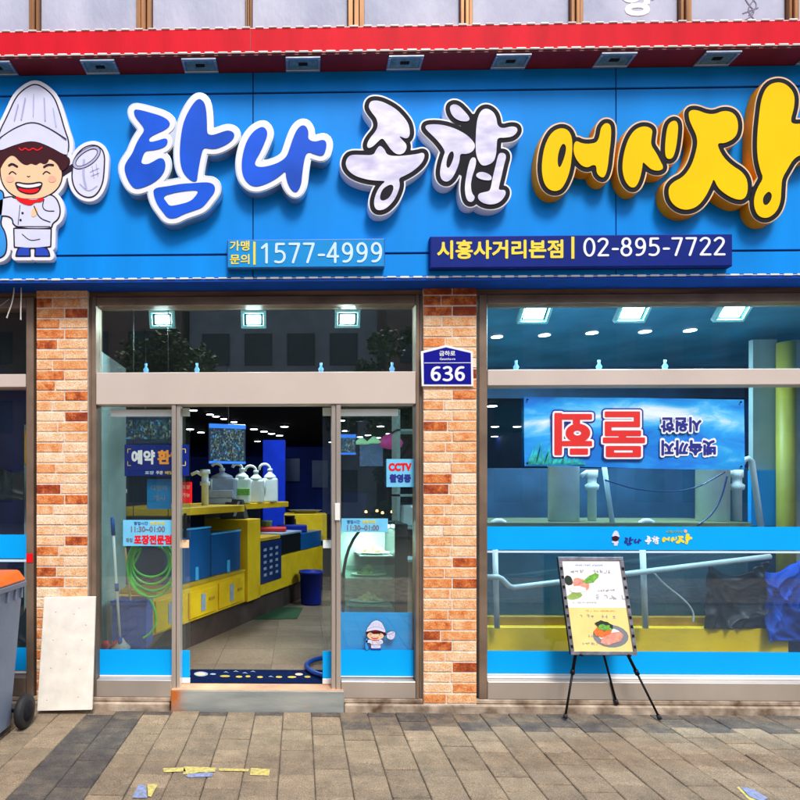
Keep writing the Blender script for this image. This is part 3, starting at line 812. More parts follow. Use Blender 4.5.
YL = YS-.080          # front of the raised letters
def tr(pts, ox, oy, s): return [(ox+x_/s, oy+y_/s) for x_, y_ in pts]
def letter(polys, kind, label, extra_body=(), step=.5):
    sh = Shape(polys, step=step)
    body = Shape(list(polys)+[(e, []) for e in extra_body], step=step) if extra_body else sh
    if kind == 'blue':
        o = B().plate(to_world(body.loops(6.4, hole_area=90), YL), YL, YS-YL-.001, .003).build('letter', 'chrome', board, label)
        B().plate(to_world(body.loops(5.3, hole_area=90), YL-.004), YL-.004, .0035).build('face', 'white_acrylic', o)
        B().plate(to_world(sh.loops(0), YL-.007), YL-.007, .0028).build('stroke', 'letter_blue', o)
    elif kind == 'white':
        o = B().plate(to_world(body.loops(5.6, hole_area=200), YL), YL, YS-YL-.001, .003).build('letter', 'white_acrylic', board, label)
        B().plate(to_world(body.loops(4.4, hole_area=200), YL-.003), YL-.003, .0028).build('face', 'letter_black', o)
        B().plate(to_world(sh.loops(0), YL-.007), YL-.007, .0038).build('stroke', 'letter_marble', o)
    else:
        o = B().plate(to_world(body.loops(6.0, hole_area=60), YL), YL, YS-YL-.001, .002).build('letter', 'yellow_side', board, label)
        B().plate(to_world(body.loops(5.8, hole_area=60), YL-.003), YL-.003, .0028).build('rim', 'pale_rim', o)
        B().plate(to_world(body.loops(4.7, hole_area=60), YL-.006), YL-.006, .0028).build('face', 'letter_black', o)
        B().plate(to_world(sh.loops(.3), YL-.010), YL-.010, .0038).build('stroke', 'letter_yellow', o)
    return o
A1 = (110, 80, 5.164); A2 = (175, 85, 5.0); A3 = (335, 85, 5.714); A4 = (415, 90, 6.157); A5 = (530, 110, 5.0); A6 = (655, 65, 4.848)
TAM = [
 (tr([(122,150),(160,155),(215,170),(265,185),(300,205),(312,228),(295,250),(255,270),(215,288),(200,304),(205,322),(250,311),(290,298),(300,318),(285,345),(240,360),(200,364),(180,368),(168,395),(158,430),(190,437),(225,420),(258,400),(282,410),(288,450),(270,492),(230,528),(180,552),(135,564),(108,545),(85,502),(72,455),(84,422),(115,380),(130,340),(150,300),(178,262),(170,240),(150,215),(126,185)], *A1), []),
 (tr([(130,70),(150,92),(158,140),(160,200),(160,235),(168,248),(192,250),(230,236),(265,225),(292,235),(299,255),(280,282),(240,306),(200,320),(165,317),(143,312),(132,345),(121,400),(113,450),(110,482),(85,482),(50,452),(30,412),(23,350),(26,280),(38,200),(60,143),(90,93),(113,70)], *A2), []),
 (tr([(223,558),(300,548),(370,535),(430,532),(510,526),(542,543),(542,577),(515,612),(480,657),(440,672),(380,692),(340,714),(298,714),(273,682),(243,642),(226,597)], *A1), [tr([(270,600),(330,582),(400,571),(458,568),(446,595),(415,627),(360,642),(308,652),(293,632)], *A1)]),
]
letter(TAM, 'blue', 'first raised letter of the sign, blue brush stroke edged in white', )
NA = [(tr([(440,208),(456,220),(464,245),(447,290),(427,335),(403,375),(398,402),(428,412),(480,402),(530,382),(560,355),(575,310),(590,265),(610,220),(635,199),(656,205),(669,235),(664,272),(700,285),(740,271),(758,285),(756,320),(740,357),(700,347),(668,333),(652,350),(642,400),(636,450),(631,500),(610,538),(588,532),(566,500),(555,460),(553,428),(535,445),(500,472),(450,497),(400,510),(363,492),(337,450),(332,390),(342,330),(358,280),(388,235),(420,213)], *A2), [])]
letter(NA, 'blue', 'second raised letter of the sign, blue brush stroke edged in white')
JONG = [(tr([(215,88),(255,90),(300,108),(350,138),(385,173),(416,213),(428,255),(427,292),(407,309),(360,286),(383,312),(413,343),(402,382),(375,398),(345,392),(318,367),(293,330),(271,300),(243,325),(217,352),(188,363),(181,340),(198,305),(233,265),(246,230),(238,190),(208,155),(191,125),(198,100)], *A3), []),
 (tr([(262,347),(285,370),(297,400),(350,407),(420,401),(470,394),(507,384),(514,410),(492,452),(445,492),(400,517),(362,533),(373,570),(357,622),(332,667),(290,708),(248,718),(226,702),(222,660),(238,610),(262,572),(292,548),(250,547),(190,542),(120,522),(78,492),(59,455),(67,420),(90,398),(150,399),(220,402),(235,370),(250,350)], *A3), [tr([(328,566),(337,590),(317,637),(290,658),(263,662),(255,640),(268,600),(295,576)], *A3)])]
letter(JONG, 'white', 'third raised letter of the sign, marbled white stroke edged in black')
HAP = [(tr([(212,103),(235,86),(267,93),(303,128),(338,170),(332,192),(290,193),(248,177),(222,145)], *A4), []),
 (tr([(72,213),(130,210),(190,218),(262,243),(322,278),(363,320),(372,350),(352,382),(313,395),(277,390),(275,440),(252,502),(227,547),(195,568),(162,552),(152,510),(162,450),(178,400),(187,377),(148,320),(108,280),(73,247),(62,228)], *A4), [tr([(232,372),(242,400),(230,442),(208,484),(192,472),(195,430),(210,388)], *A4)]),
 (tr([(440,110),(482,133),(502,170),(507,220),(540,238),(590,223),(627,228),(633,255),(602,287),(550,294),(507,293),(503,340),(500,400),(482,447),(425,470),(398,452),(376,400),(373,330),(376,250),(383,180),(403,128)], *A4), []),
 (tr([(355,412),(377,420),(374,470),(352,530),(342,590),(352,640),(370,655),(362,682),(340,692),(318,677),(306,620),(310,560),(323,490),(338,430)], *A4), []),
 (tr([(372,520),(400,502),(440,509),(472,530),(472,556),(430,556),(385,542)], *A4), []),
 (tr([(520,386),(552,388),(563,410),(548,460),(533,530),(518,590),(514,617),(558,613),(558,650),(522,692),(470,707),(418,697),(388,672),(388,638),(430,628),(458,622),(468,600),(478,540),(498,460),(510,408)], *A4), [])]
letter(HAP, 'white', 'fourth raised letter of the sign, marbled white strokes on black',
       extra_body=[tr([(272,400),(372,350),(425,467),(500,400),(500,460),(470,540),(460,640),(380,650),(345,590),(320,500),(285,500)], *A4), tr([(330,180),(385,170),(380,280),(300,250)], *A4)])
EO = [(tr([(150,90),(187,98),(207,130),(211,180),(207,240),(197,310),(172,372),(146,403),(104,403),(73,371),(60,310),(63,240),(78,170),(108,113)], *A5), [tr([(166,162),(183,180),(180,215),(164,265),(149,293),(137,277),(137,230),(148,188)], *A5)]),
 (tr([(226,152),(260,169),(300,171),(336,163),(350,130),(355,90),(375,66),(399,70),(405,100),(402,160),(394,220),(387,290),(371,338),(350,332),(334,312),(334,276),(312,272),(290,287),(258,277),(230,242),(217,200)], *A5), [])]
letter(EO, 'yellow', 'fifth raised letter of the sign, yellow with black edge')
SI = [(tr([(545,87),(582,82),(612,98),(607,130),(602,175),(627,210),(652,258),(668,290),(646,303),(610,298),(582,273),(563,255),(560,290),(546,352),(525,388),(498,383),(473,347),(462,290),(470,220),(488,158),(513,112)], *A5), []),
 (tr([(700,63),(725,52),(740,70),(737,130),(727,200),(711,243),(684,243),(676,210),(680,140),(688,88)], *A5), [])]
letter(SI, 'yellow', 'sixth raised letter of the sign, two yellow strokes with black edge')
JA = [(tr([(165,222),(200,218),(250,238),(290,240),(330,223),(372,228),(398,258),(403,310),(388,352),(340,378),(303,376),(305,402),(332,450),(372,488),(422,518),(448,560),(448,622),(427,653),(385,648),(340,623),(305,592),(285,545),(272,580),(242,642),(202,688),(150,703),(103,688),(72,652),(65,600),(88,568),(140,543),(178,490),(198,430),(208,380),(203,340),(183,300),(166,260)], *A6), [])]
letter(JA, 'yellow', 'big yellow letter stroke of the sign beside the last tall stroke')
JANG = [(tr([(600,82),(642,98),(675,140),(675,200),(655,268),(667,288),(720,285),(770,290),(800,330),(790,395),(745,432),(702,434),(668,457),(642,502),(614,550),(611,600),(608,662),(587,713),(545,743),(503,733),(482,692),(482,640),(502,590),(528,548),(512,510),(497,440),(497,340),(507,240),(518,158),(548,98)], *A6), [tr([(556,610),(571,630),(562,662),(540,684),(522,674),(522,640),(540,618)], *A6)])]
letter(JANG, 'yellow', 'last and tallest yellow letter stroke at the right end')

# ------------------------------------------------------------------ telephone boards
def lightbox(px0, px1, py0, py1, m, side, name, label, Yf, slant=0):
    t = thing(name, label, 'sign', ((X(px0, Yf)+X(px1, Yf))/2, Yf, Z(py1, Yf, (px0+px1)/2)))
    B().box(X(px0, Yf), X(px1, Yf), Yf, YS-.001, Z(py1, Yf, (px0+px1)/2), Z(py0, Yf, (px0+px1)/2), .006, seg=2).build('box', side, t)
    B().box(X(px0, Yf)+.008, X(px1, Yf)-.008, Yf-.002, Yf-.0003, Z(py1, Yf, (px0+px1)/2)+.008, Z(py0, Yf, (px0+px1)/2)-.008).build('face', m, t)
    return t
YB = YS-.05
def zr_(py, px): return Z(py, YB, px)
t = lightbox(227, 385, 239, 268, 'board_blue', 'board_blue_side', 'phone_sign', 'light blue telephone number box reading 1577-4999 under the first letters', YB)
B().text('1577-4999', X(261, YB), X(382, YB), zr_(263.5, 320), zr_(242.5, 320), YB-.005, .0025, .062).build('digits', 'text_pale', t)
B().text('가맹', X(230, YB), X(249.5, YB), zr_(251, 240), zr_(241, 240), YB-.005, .0025, .02).build('lettering', 'text_yellow', t)
B().text('문의', X(230, YB), X(249.5, YB), zr_(264.5, 240), zr_(254.5, 240), YB-.005, .0025, .02).build('lettering', 'text_yellow', t)
B().box(X(253.3, YB), X(255.6, YB), YB-.005, YB-.0025, zr_(265, 255), zr_(242, 255)).build('divider', 'text_yellow', t)
t = lightbox(430, 732.5, 235, 267.5, 'board_navy', 'board_navy', 'phone_sign', 'navy box with yellow branch name and telephone number 02-895-7722', YB)
B().text('시흥사거리본점', X(437, YB), X(563, YB), zr_(259, 500), zr_(240, 500), YB-.005, .0025, .03).build('lettering', 'text_yellow', t)
B().text('02-895-7722', X(583, YB), X(725, YB), zr_(256.5, 650), zr_(237.5, 650), YB-.005, .0025, .062).build('digits', 'text_white', t)
B().box(X(571, YB), X(574, YB), YB-.005, YB-.0025, zr_(259, 572), zr_(237, 572)).build('divider', 'text_yellow', t)

# ------------------------------------------------------------------ chef cut-out
def circ(cx_, cy_, rx, ry=None, n=14, rot=0):
    ry = ry or rx
    return [(cx_+rx*math.cos(a)*math.cos(rot)-ry*math.sin(a)*math.sin(rot), cy_+rx*math.cos(a)*math.sin(rot)+ry*math.sin(a)*math.cos(rot)) for a in [2*math.pi*k/n for k in range(n)]]
HAT = [(-3,152),(-2,135),(8,115),(16,97),(25,88.5),(35,83.5),(45,88.5),(54,97),(59.5,112),(64.5,130),(69,142),(67.5,156),(50,146),(33,139.5),(15,144)]
BAND = [(-4,153),(-2,139),(15,128),(33,121.5),(50,129),(66,140),(68.5,150),(67,157),(50,147),(33,140.5),(15,145)]
HAIR = [(-4,153),(15,145),(33,140.5),(50,147),(67,156.5),(70,161),(67,168),(61,172),(57,163),(49,158),(48,162.5),(44,164.5),(40,162),(36,165.5),(31,163),(27,165.5),(21,163),(14,155),(9,156),(3,163),(0,170),(-5,162)]
FACE = [(0,166),(4,158),(12,150),(32,146),(50,150),(58,160),(62.5,172),(61,183),(55,191.5),(44,197.5),(32,199.5),(18,198),(7,191),(1,180)]
BODY = [(-6,201),(12,196),(14,199),(44,198.5),(50,194),(57,199),(60.5,210),(58.5,219),(52,223.5),(51.5,229),(13.5,228),(12.5,216),(-6,215.5)]
APRON = [(14,228.5),(14,228.5),(14,228.5),(51,229),(51,229),(51,229),(50.5,246.5),(50.5,246.5),(50.5,246.5),(32,248.5),(14.5,247),(14.5,247),(14.5,247)]
SH1 = [(16,256),(16,256),(17.5,250),(20,247),(29.5,247),(29.5,247),(30,256),(30,256)]; SH2 = [(35,256),(35,256),(35.5,247),(35.5,247),(45,247),(48.5,251),(49.5,256),(49.5,256)]
NET = [(72.5,168),(72,181),(77,192.5),(87,198),(96,195.5),(102.5,184),(104,170),(104.5,152),(96,144.5),(84,147),(75,157)]
FISH = [(-8,190),(2.5,190),(4,198),(2,216),(0,224),(5.5,233),(7,247),(4,257),(-8,259)]
def chef(parent, fn, Yf, th, full=True):
    """cut-out cartoon cook: stack of thin coloured sheets, each ahead of the one below"""
    L_ = lambda loops, Y: to_world(loops, Y, fn)
    big = Shape([(p, []) for p in (HAT, FACE, BODY, APRON, SH1, SH2, NET, FISH, HAIR)], [([(60, 175), (74, 166)], 2)], step=.5)
    y = Yf
    e = .0011 if full else .0006
    st_ = .0016 if full else .0008
    if full:
        B().plate(L_(big.loops(4.2, hole_area=40), y), y, th, .003).build('cutout_board', 'white_acrylic', parent)
    y -= st_; B().plate(L_(big.loops(.9, hole_area=30), y), y, e).build('outline', 'outline_dark', parent)
    y -= st_
    def sh(p, off, m, name, yy, strokes=None):
        for one in ([([(p, [])], ())] if p else [((), [k_]) for k_ in strokes]):
            s_ = Shape(one[0], one[1], step=.35, pad=4)
            B().plate(L_(s_.loops(off, .3 if not p else .6), yy), yy, e).build(name, m, parent)
    for p, m, nm in ((HAT, 'chef_white', 'hat'), (BODY, 'chef_white', 'jacket'), (APRON, 'chef_white', 'apron'), (SH1, 'shoe_blue', 'shoe'), (SH2, 'shoe_blue', 'shoe'), (NET, 'chef_white', 'net'), (FISH, 'fish_blue', 'fish')):
        sh(p, -.5, m, nm, y)
    y -= st_
    sh(FACE, -.3, 'skin', 'face', y)
    sh(None, 0, 'shade_lilac', 'net_shade', y, [([(84,160),(83,175),(86,188)], 1.2), ([(80,184),(88,192),(97,186)], .6), ([(90,172),(99,168)], .4), ([(92,166),(94,178)], .4), ([(96,164),(98,176)], .4), ([(91,176),(99,173)], .4)])
    sh(None, 0, 'outline_dark', 'jacket_line', y, [([(44,199),(42,207),(46,211),(54,211)], .45), ([(15,226.5),(50,226.5)], .4), ([(20,205),(18,225)], .3), ([(34,206),(39,218),(50,222)], .5), ([(22,234),(30,241),(40,239)], .35), ([(0,201),(-4,214)], .4)])
    sh(circ(22.5, 213, 1.3, n=8), 0, 'outline_dark', 'button', y); sh(circ(20.5, 220, 1.3, n=8), 0, 'outline_dark', 'button', y)
    sh(circ(34.5, 212, 3.2, 5.2, rot=.4), 0, 'skin', 'hand', y)
    ring = circ(86.5, 157.5, 16.5, 8.5, 20, -.62); rin = circ(86.5, 157.5, 12.5, 5.2, 20, -.62)
    s_ = Shape([(ring, [rin])], step=.35, pad=4); B().plate(L_(s_.loops(0), y), y, e).build('net_ring', 'outline_dark', parent)
    y -= st_
    s_ = Shape([(ring, [rin])], step=.35, pad=4); B().plate(L_(s_.loops(-.7), y), y, e).build('net_ring', 'shade_lilac', parent)
    sh(circ(10, 179, 4.2, 3.4), 0, 'cheek', 'cheek', y); sh(circ(52, 179, 4.2, 3.4), 0, 'cheek', 'cheek', y)
    sh(HAIR, 0, 'hair_brown', 'hair', y)
    sh([(14,195.5),(24,199),(36,200),(45,196.5),(42,202),(35,202),(31,205.5),(25,204.5),(18,201)], 0, 'text_red', 'scarf', y)
    sh([(14.5,181),(28,184),(43,180.8),(41.5,188),(37,193.5),(28,194.5),(19,191.5),(16,187)], .2, 'outline_dark', 'mouth', y)
    sh(None, 0, 'outline_dark', 'eyebrow', y, [([(9,165.5),(12,163.5),(17,166.5)], 1.1), ([(44,167),(48,164.5),(53,165)], 1.1)])
    sh(None, 0, 'outline_dark', 'eye', y, [([(9,174),(12,170.8),(16,174)], .55), ([(43,174),(46,170.8),(50,173.4)], .55), ([(27,176),(28.5,177),(30,176)], .35)])
    y -= st_
    sh([(16,182.5),(28,185.3),(41.8,182.4),(41,186),(28,188.5),(17,186)], -.2, 'text_white', 'teeth', y)
    sh([(17,187.5),(28,189.8),(40.5,187.5),(37,192.6),(28,193.6),(19.5,190.8)], -.1, 'text_red', 'tongue', y)
    sh(BAND, -.5, 'chef_white', 'hat_band', y)
    sh(None, 0, 'outline_dark', 'hat_line', y-.0004, [([(-1,138.5),(15,127.5),(33,121),(50,128.5),(66,139)], .6)])
    sh(None, 0, 'shade_lilac', 'hat_pleat', y-.0004, [([(14,120),(18,104)], .45), ([(21,119),(25,98)], .6), ([(33,116),(33.5,94)], .35), ([(45,120),(44,98)], .6), ([(56,126),(53,108)], .45)])
    sh(None, 0, 'text_red', 'hair_mark', y-.0004, [([(19,148),(22,151),(25,147.5),(29,151),(33,147.5),(37,151),(42,147.5)], .6)])
chf = thing('chef_cutout_sign', 'cut-out board of a cartoon cook in a tall white hat holding a net', 'sign', (X(35, YL), YS, Z(258, YL)))
chef(chf, None, YS-.045, .044)
# ------------------------------------------------------------------ small things on the front
# house number
yp = -.062
t = thing('number_plate', 'navy house number plate reading 636 on the brick pillar', 'sign', (X(447, yp), yp, Z(385, yp, 447)))
def zp(py, px, Y=0.): return Z(py, Y, px)
out = [(421.5, 351.5), (446, 345.3), (472.5, 351.5), (473.3, 386), (422, 386)]
inn = [(423.5, 353), (446, 347.3), (470.8, 353), (471.3, 384.2), (424, 384.2)]
B().plate([[W(x, y, yp-.004) for x, y in out]], yp-.004, .012, .002).build('rim', 'text_white', t)
B().plate([[W(x, y, yp-.006) for x, y in inn]], yp-.006, .0018).build('plate', 'plate_blue_dark', t)
B().text('636', X(430.5, yp), X(464.5, yp), zp(381.5, 447, yp), zp(366.3, 447, yp), yp-.0085, .002, .085).build('digits', 'text_white', t)
B().text('금하로', X(439, yp), X(455, yp), zp(356.2, 447, yp), zp(351, 447, yp), yp-.0085, .002, .02).build('lettering', 'text_white', t)
B().text('Geumha-ro', X(439.5, yp), X(455, yp), zp(360.3, 447, yp), zp(358, 447, yp), yp-.0085, .002, .01).build('lettering', 'text_white', t)
B().box(X(424, yp), X(471, yp), yp-.0085, yp-.0065, zp(363.4, 447, yp), zp(362.8, 447, yp)).build('divider', 'text_white', t)

def sheet(px0, px1, py0, py1, Y, m, name, label, cat, th=.002, group=None):
    pc = (px0+px1)/2
    t = thing(name, label, cat, (X(pc, Y), Y, Z(py1, Y, pc)), group=group)
    B().box(X(px0, Y), X(px1, Y), Y, Y+th, Z(py1, Y, pc), Z(py0, Y, pc)).build('sheet', m, t)
    return t
def word(t, s, px0, px1, py0, py1, Y, m, bold=.02, flip=False, name='lettering', th=.0015):
    pc = (px0+px1)/2
    return B().text(s, X(px0, Y), X(px1, Y), Z(py1, Y, pc), Z(py0, Y, pc), Y-th-.0006, th, bold, flip).build(name, m, t)
# reservation sign (stuck to the inner door leaf)
ys = .070
t = sheet(124.5, 189, 444.5, 476, ys, 'board_navy', 'door_sign', 'navy sheet with white and orange Korean lettering on the left glass door', 'sign')
word(t, '예약', 131.5, 155, 450, 464.5, ys, 'text_white', .045); word(t, '환영', 157.5, 182, 450, 464.5, ys, 'text_orange', .045)
word(t, '포장', 145, 154, 471, 474.4, ys, 'text_pale', .02); word(t, '주문', 156, 163, 471, 474.4, ys, 'text_white', .02); word(t, '배달', 165, 173, 471, 474.4, ys, 'text_yellow', .02)
bk = B()
for px, s1 in ((127.8, 1), (185.5, -1)):
    for py, s2 in ((449, 1), (465.5, -1)):
        x, z = X(px, ys), Z(py, ys, 156)
        bk.box(min(x, x+s1*.024), max(x, x+s1*.024), ys-.002, ys-.0005, z-.002, z+.002)
        bk.box(x-.002, x+.002, ys-.002, ys-.0005, min(z-s2*.0025, z-s2*.03), max(z-s2*.0025, z-s2*.03))
bk.build('bracket_mark', 'text_yellow', t)
# hours / packing sticker
ys = .034
t = sheet(123, 172.4, 520, 546, ys, 'film_pale', 'door_sticker', 'pale blue sticker with opening hours above red Korean lettering', 'sticker')
word(t, '영업시간', 134, 148, 521.6, 525, ys, 'text_navy', .01); word(t, '연중무휴', 150, 165, 521.6, 525, ys, 'text_yellow', .02)
word(t, '11:30~01:00', 131, 165, 526.2, 532, ys, 'text_grey', .03)
word(t, '포장전문점', 134, 171.5, 534.8, 544.5, ys, 'text_red', .05); word(t, '횟집', 126, 132.5, 538, 542, ys, 'text_grey', .02)
t = sheet(341.5, 388, 518.5, 532, ys, 'film_pale', 'door_sticker', 'pale blue opening hours sticker on the right glass panel', 'sticker')
word(t, '영업시간', 347, 360, 520, 523.6, ys, 'text_navy', .01); word(t, '연중무휴', 362, 376, 520, 523.6, ys, 'text_yellow', .02)
word(t, '11:30~01:00', 347, 379, 525, 530.6, ys, 'text_grey', .03)
t = sheet(386.5, 414, 459, 487, ys, 'film_pale', 'camera_notice', 'square blue sticker reading CCTV in red on the right glass panel', 'sticker')
word(t, 'CCTV', 388.5, 411.5, 463, 471, ys, 'text_red', .06); word(t, '촬영중', 389.5, 411, 474, 482.5, ys, 'text_navy', .06)
# small cook on the right film
yc = .0325
t = thing('cook_sticker', 'small cartoon cook sticker on the blue film of the right door panel', 'sticker', (X(377, yc), yc, Z(650, yc, 377)))
chef(t, lambda x, y: (366+(x+4)*.27, 620+(y-83)*.172), yc, 0, full=False)
# logo line on the window band
yc = .033
t = thing('window_logo', 'tiny cook and shop name lettering on the blue band of the right window', 'sticker', (X(650, yc), yc, Z(546, yc, 650)))
def tiny(polys, m, px, py, sx, sy, x0, y0):
    s_ = Shape(polys, step=.5, pad=4); B().plate(to_world(s_.loops(1.5), yc, lambda x, y: (px+(x-x0)*sx, py+(y-y0)*sy)), yc, .0015).build('lettering', m, t)
tiny(TAM+NA, 'text_navy', 624, 536.5, .084, .072, 120, 95); tiny(JONG+HAP, 'text_white', 645, 535.5, .084, .078, 345, 95)
tiny(EO+SI+JA+JANG, 'text_yellow', 662, 533.5, .108, .078, 540, 80)
s_ = Shape([(HAT, []), (BODY, []), (APRON, [])], step=.5, pad=4); B().plate(to_world(s_.loops(.5), yc, lambda x, y: (612.5+(x)*.1, 530.5+(y-83)*.092)), yc, .0012).build('cook_body', 'chef_white', t)
s_ = Shape([(HAIR, []), (FACE, [])], step=.5, pad=4); B().plate(to_world(s_.loops(.5), yc-.0015, lambda x, y: (612.5+(x)*.1, 530.5+(y-83)*.092)), yc-.0015, .0012).build('cook_face', 'hair_brown', t)
B().text('시흥사거리', X(666, yc), X(682, yc), Z(533.2, yc, 670), Z(530.4, yc, 670), yc, .001, .02).build('lettering', 'food_green', t)
B().plate([[W(x, y, yc) for x, y in circ(685.5, 531.2, 1.7, n=10)]], yc, .001).build('fish_mark', 'cheek', t)

# ------------------------------------------------------------------ upside-down banner behind the window
yb = .018
def banner_mat():
    m = bpy.data.materials.new('banner_print'); m.use_nodes = True; n = m.node_tree.nodes; l = m.node_tree.links; b = n['Principled BSDF']
    tc = n.new('ShaderNodeTexCoord'); mp = n.new('ShaderNodeMapping'); mp.inputs['Scale'].default_value = (1.0, 1, 3.2); mp.inputs['Rotation'].default_value = (0, .28, 0)
    l.new(tc.outputs['Object'], mp.inputs[0])
    nz = n.new('ShaderNodeTexNoise'); nz.inputs['Scale'].default_value = 2.2; nz.inputs['Detail'].default_value = 7; nz.inputs['Roughness'].default_value = .62; nz.inputs['Distortion'].default_value = .8
    l.new(mp.outputs[0], nz.inputs['Vector'])
    sp = n.new('ShaderNodeSeparateXYZ'); l.new(tc.outputs['Object'], sp.inputs[0])
    # wave crest: a tilted band near the top
    ma = n.new('ShaderNodeMath'); ma.operation = 'ABSOLUTE'; mb = n.new('ShaderNodeMath'); mb.operation = 'ADD'
    mc = n.new('ShaderNodeMath'); mc.operation = 'MULTIPLY'; mc.inputs[1].default_value = .10
    ms = n.new('ShaderNodeMath'); ms.operation = 'ABSOLUTE'; l.new(sp.outputs[0], ms.inputs[0]); l.new(ms.outputs[0], mc.inputs[0])
    l.new(sp.outputs[2], mb.inputs[0]); 
    md = n.new('ShaderNodeMath'); md.operation = 'ADD'; l.new(mc.outputs[0], md.inputs[0]); md.inputs[1].default_value = -.40
    l.new(md.outputs[0], mb.inputs[1]); l.new(mb.outputs[0], ma.inputs[0])
    mr = n.new('ShaderNodeMapRange'); mr.inputs[1].default_value = .0; mr.inputs[2].default_value = .13; mr.inputs[3].default_value = .32; mr.inputs[4].default_value = -.12
    l.new(ma.outputs[0], mr.inputs[0])
    ad = n.new('ShaderNodeMath'); ad.operation = 'ADD'; l.new(nz.outputs[0], ad.inputs[0]); l.new(mr.outputs[0], ad.inputs[1])
    cr = n.new('ShaderNodeValToRGB'); l.new(ad.outputs[0], cr.inputs[0]); e = cr.color_ramp.elements
    e[0].position = .30; e[0].color = (.006, .18, .68, 1); e[1].position = .86; e[1].color = (.72, .84, .9, 1)
    q = e.new(.52); q.color = (.012, .34, .82, 1); q = e.new(.66); q.color = (.12, .52, .88, 1)
    l.new(cr.outputs[0], b.inputs['Base Color']); b.inputs['Roughness'].default_value = .45
    M['banner_print'] = m
banner_mat()
bt = thing('banner', 'blue sea banner hung upside down with red Korean lettering in the right window', 'banner', (X(634, yb), yb, Z(469, yb, 634)))
# slightly wavy cloth
bm = bmesh.new(); nx, nz_ = 48, 16; grid = []
tl, trr, br_, bl = W(524, 396.5, yb), W(744, 399.5, yb), W(744.5, 470, yb), W(524.5, 466, yb)
for k in (0, 1):
    for i in range(nx+1):
        for j in range(nz_+1):
            a, c = i/nx, j/nz_
            x = (1-c)*(tl[0]*(1-a)+trr[0]*a)+c*(bl[0]*(1-a)+br_[0]*a); z = (1-c)*(tl[1]*(1-a)+trr[1]*a)+c*(bl[1]*(1-a)+br_[1]*a)
            z += .004*math.sin(a*7)*(c-.3)
            grid.append(bm.verts.new((x, yb+.0045*math.sin(a*9+c*4)+.002*math.sin(a*23-c*6)+k*.002, z)))
st0 = (nx+1)*(nz_+1)
for k in (0, 1):
    for i in range(nx):
        for j in range(nz_):
            q = [k*st0+i*(nz_+1)+j, k*st0+(i+1)*(nz_+1)+j, k*st0+(i+1)*(nz_+1)+j+1, k*st0+i*(nz_+1)+j+1]
            bm.faces.new([grid[v] for v in (q if k else q[::-1])])
bb = B(); bb.add(bm, True); bb.build('cloth', 'banner_print', bt)
yt = yb-.0085
gr = B(); rg = random.Random(5)
for k in range(34):
    px = 527+k*1.7; h_ = (26 if k < 12 else 26-(k-12)*1.05)*rg.uniform(.5, 1)
    gr.plate([[W(px, 464.5, yt), W(px+2.4, 464.8, yt), W(px+2.4+h_*.22*rg.uniform(.6, 1.6), 464.5-h_, yt)]], yt+.002, .0008)
gr.build('grass_print', 'banner_grass', bt) if mat('banner_grass', (.02, .42, .42), .5, var=.5, scale=30) else None
def btext(s, px0, px1, py0, py1, bold, m, Y, th=.0015, halo=None):
    pc = (px0+px1)/2
    return B().text(s, X(px0, Y), X(px1, Y), Z(py1, Y, pc), Z(py0, Y, pc), Y, th, bold, True).build('lettering', m, bt)
def boxes(rects, off, m, Y):
    """block letters: union of rectangles/rings grown by off px"""
    s_ = Shape([(r, h) for r, h in rects], step=.3, pad=8); B().plate(to_world(s_.loops(off), Y), Y, .0012).build('lettering', m, bt)
def R_(x0, y0, x1, y1):
    n = 6; p = []
    for a in range(n): p.append((x0+(x1-x0)*a/n, y0))
    for a in range(n): p.append((x1, y0+(y1-y0)*a/n))
    for a in range(n): p.append((x1-(x1-x0)*a/n, y1))
    for a in range(n): p.append((x0, y1-(y1-y0)*a/n))
    return p
# the two big syllables, turned half round as on the banner
MUL = [(R_(605, 411.5, 640, 417), []), (R_(634, 411.5, 640, 427), []), (R_(605, 421.5, 640, 427), []), (R_(605, 421.5, 611.5, 435), []), (R_(605, 430.5, 641, 436), []),
       (R_(603, 437.5, 645, 443), []), (R_(619, 433, 626, 440), []),
       (R_(606, 446, 641, 457), [R_(614, 450, 633, 452.6)])]
HOE = [(R_(554.5, 413, 562, 455), []), (R_(560, 414, 592, 419.5), []), (R_(573, 417, 580, 424), []), (circ(578, 433, 12.5, 9.5), [circ(577.5, 433, 4, 2.6)]), (R_(562, 441, 592, 446), []), (R_(570, 448.5, 588, 454.5), [])]
for shp in (MUL, HOE):
    boxes(shp, 3.4, 'text_navy', yt); boxes(shp, 2.0, 'text_white', yt-.002); boxes(shp, .1, 'banner_red', yt-.004)
btext('뱃속까지', 660, 717.5, 438, 457.5, .12, 'text_white', yt); btext('뱃속까지', 661.5, 716, 440, 455.5, .045, 'text_navy', yt-.002)
btext('시원한', 659.5, 703, 415, 434, .12, 'text_white', yt); btext('시원한', 661, 701.5, 417, 432, .045, 'text_navy', yt-.002)
ey = B()
for px, py in ((741, 402), (741.5, 466.5), (527.5, 399.5), (527.5, 463)):
    x, z = W(px, py, yt); ey.lathe((x, yt+.002, z), [(.004, 0), (.007, 0), (.007, .003), (.004, .003)], 12, axis=(0, -1, 0))
ey.build('eyelet', 'black_plastic', bt)

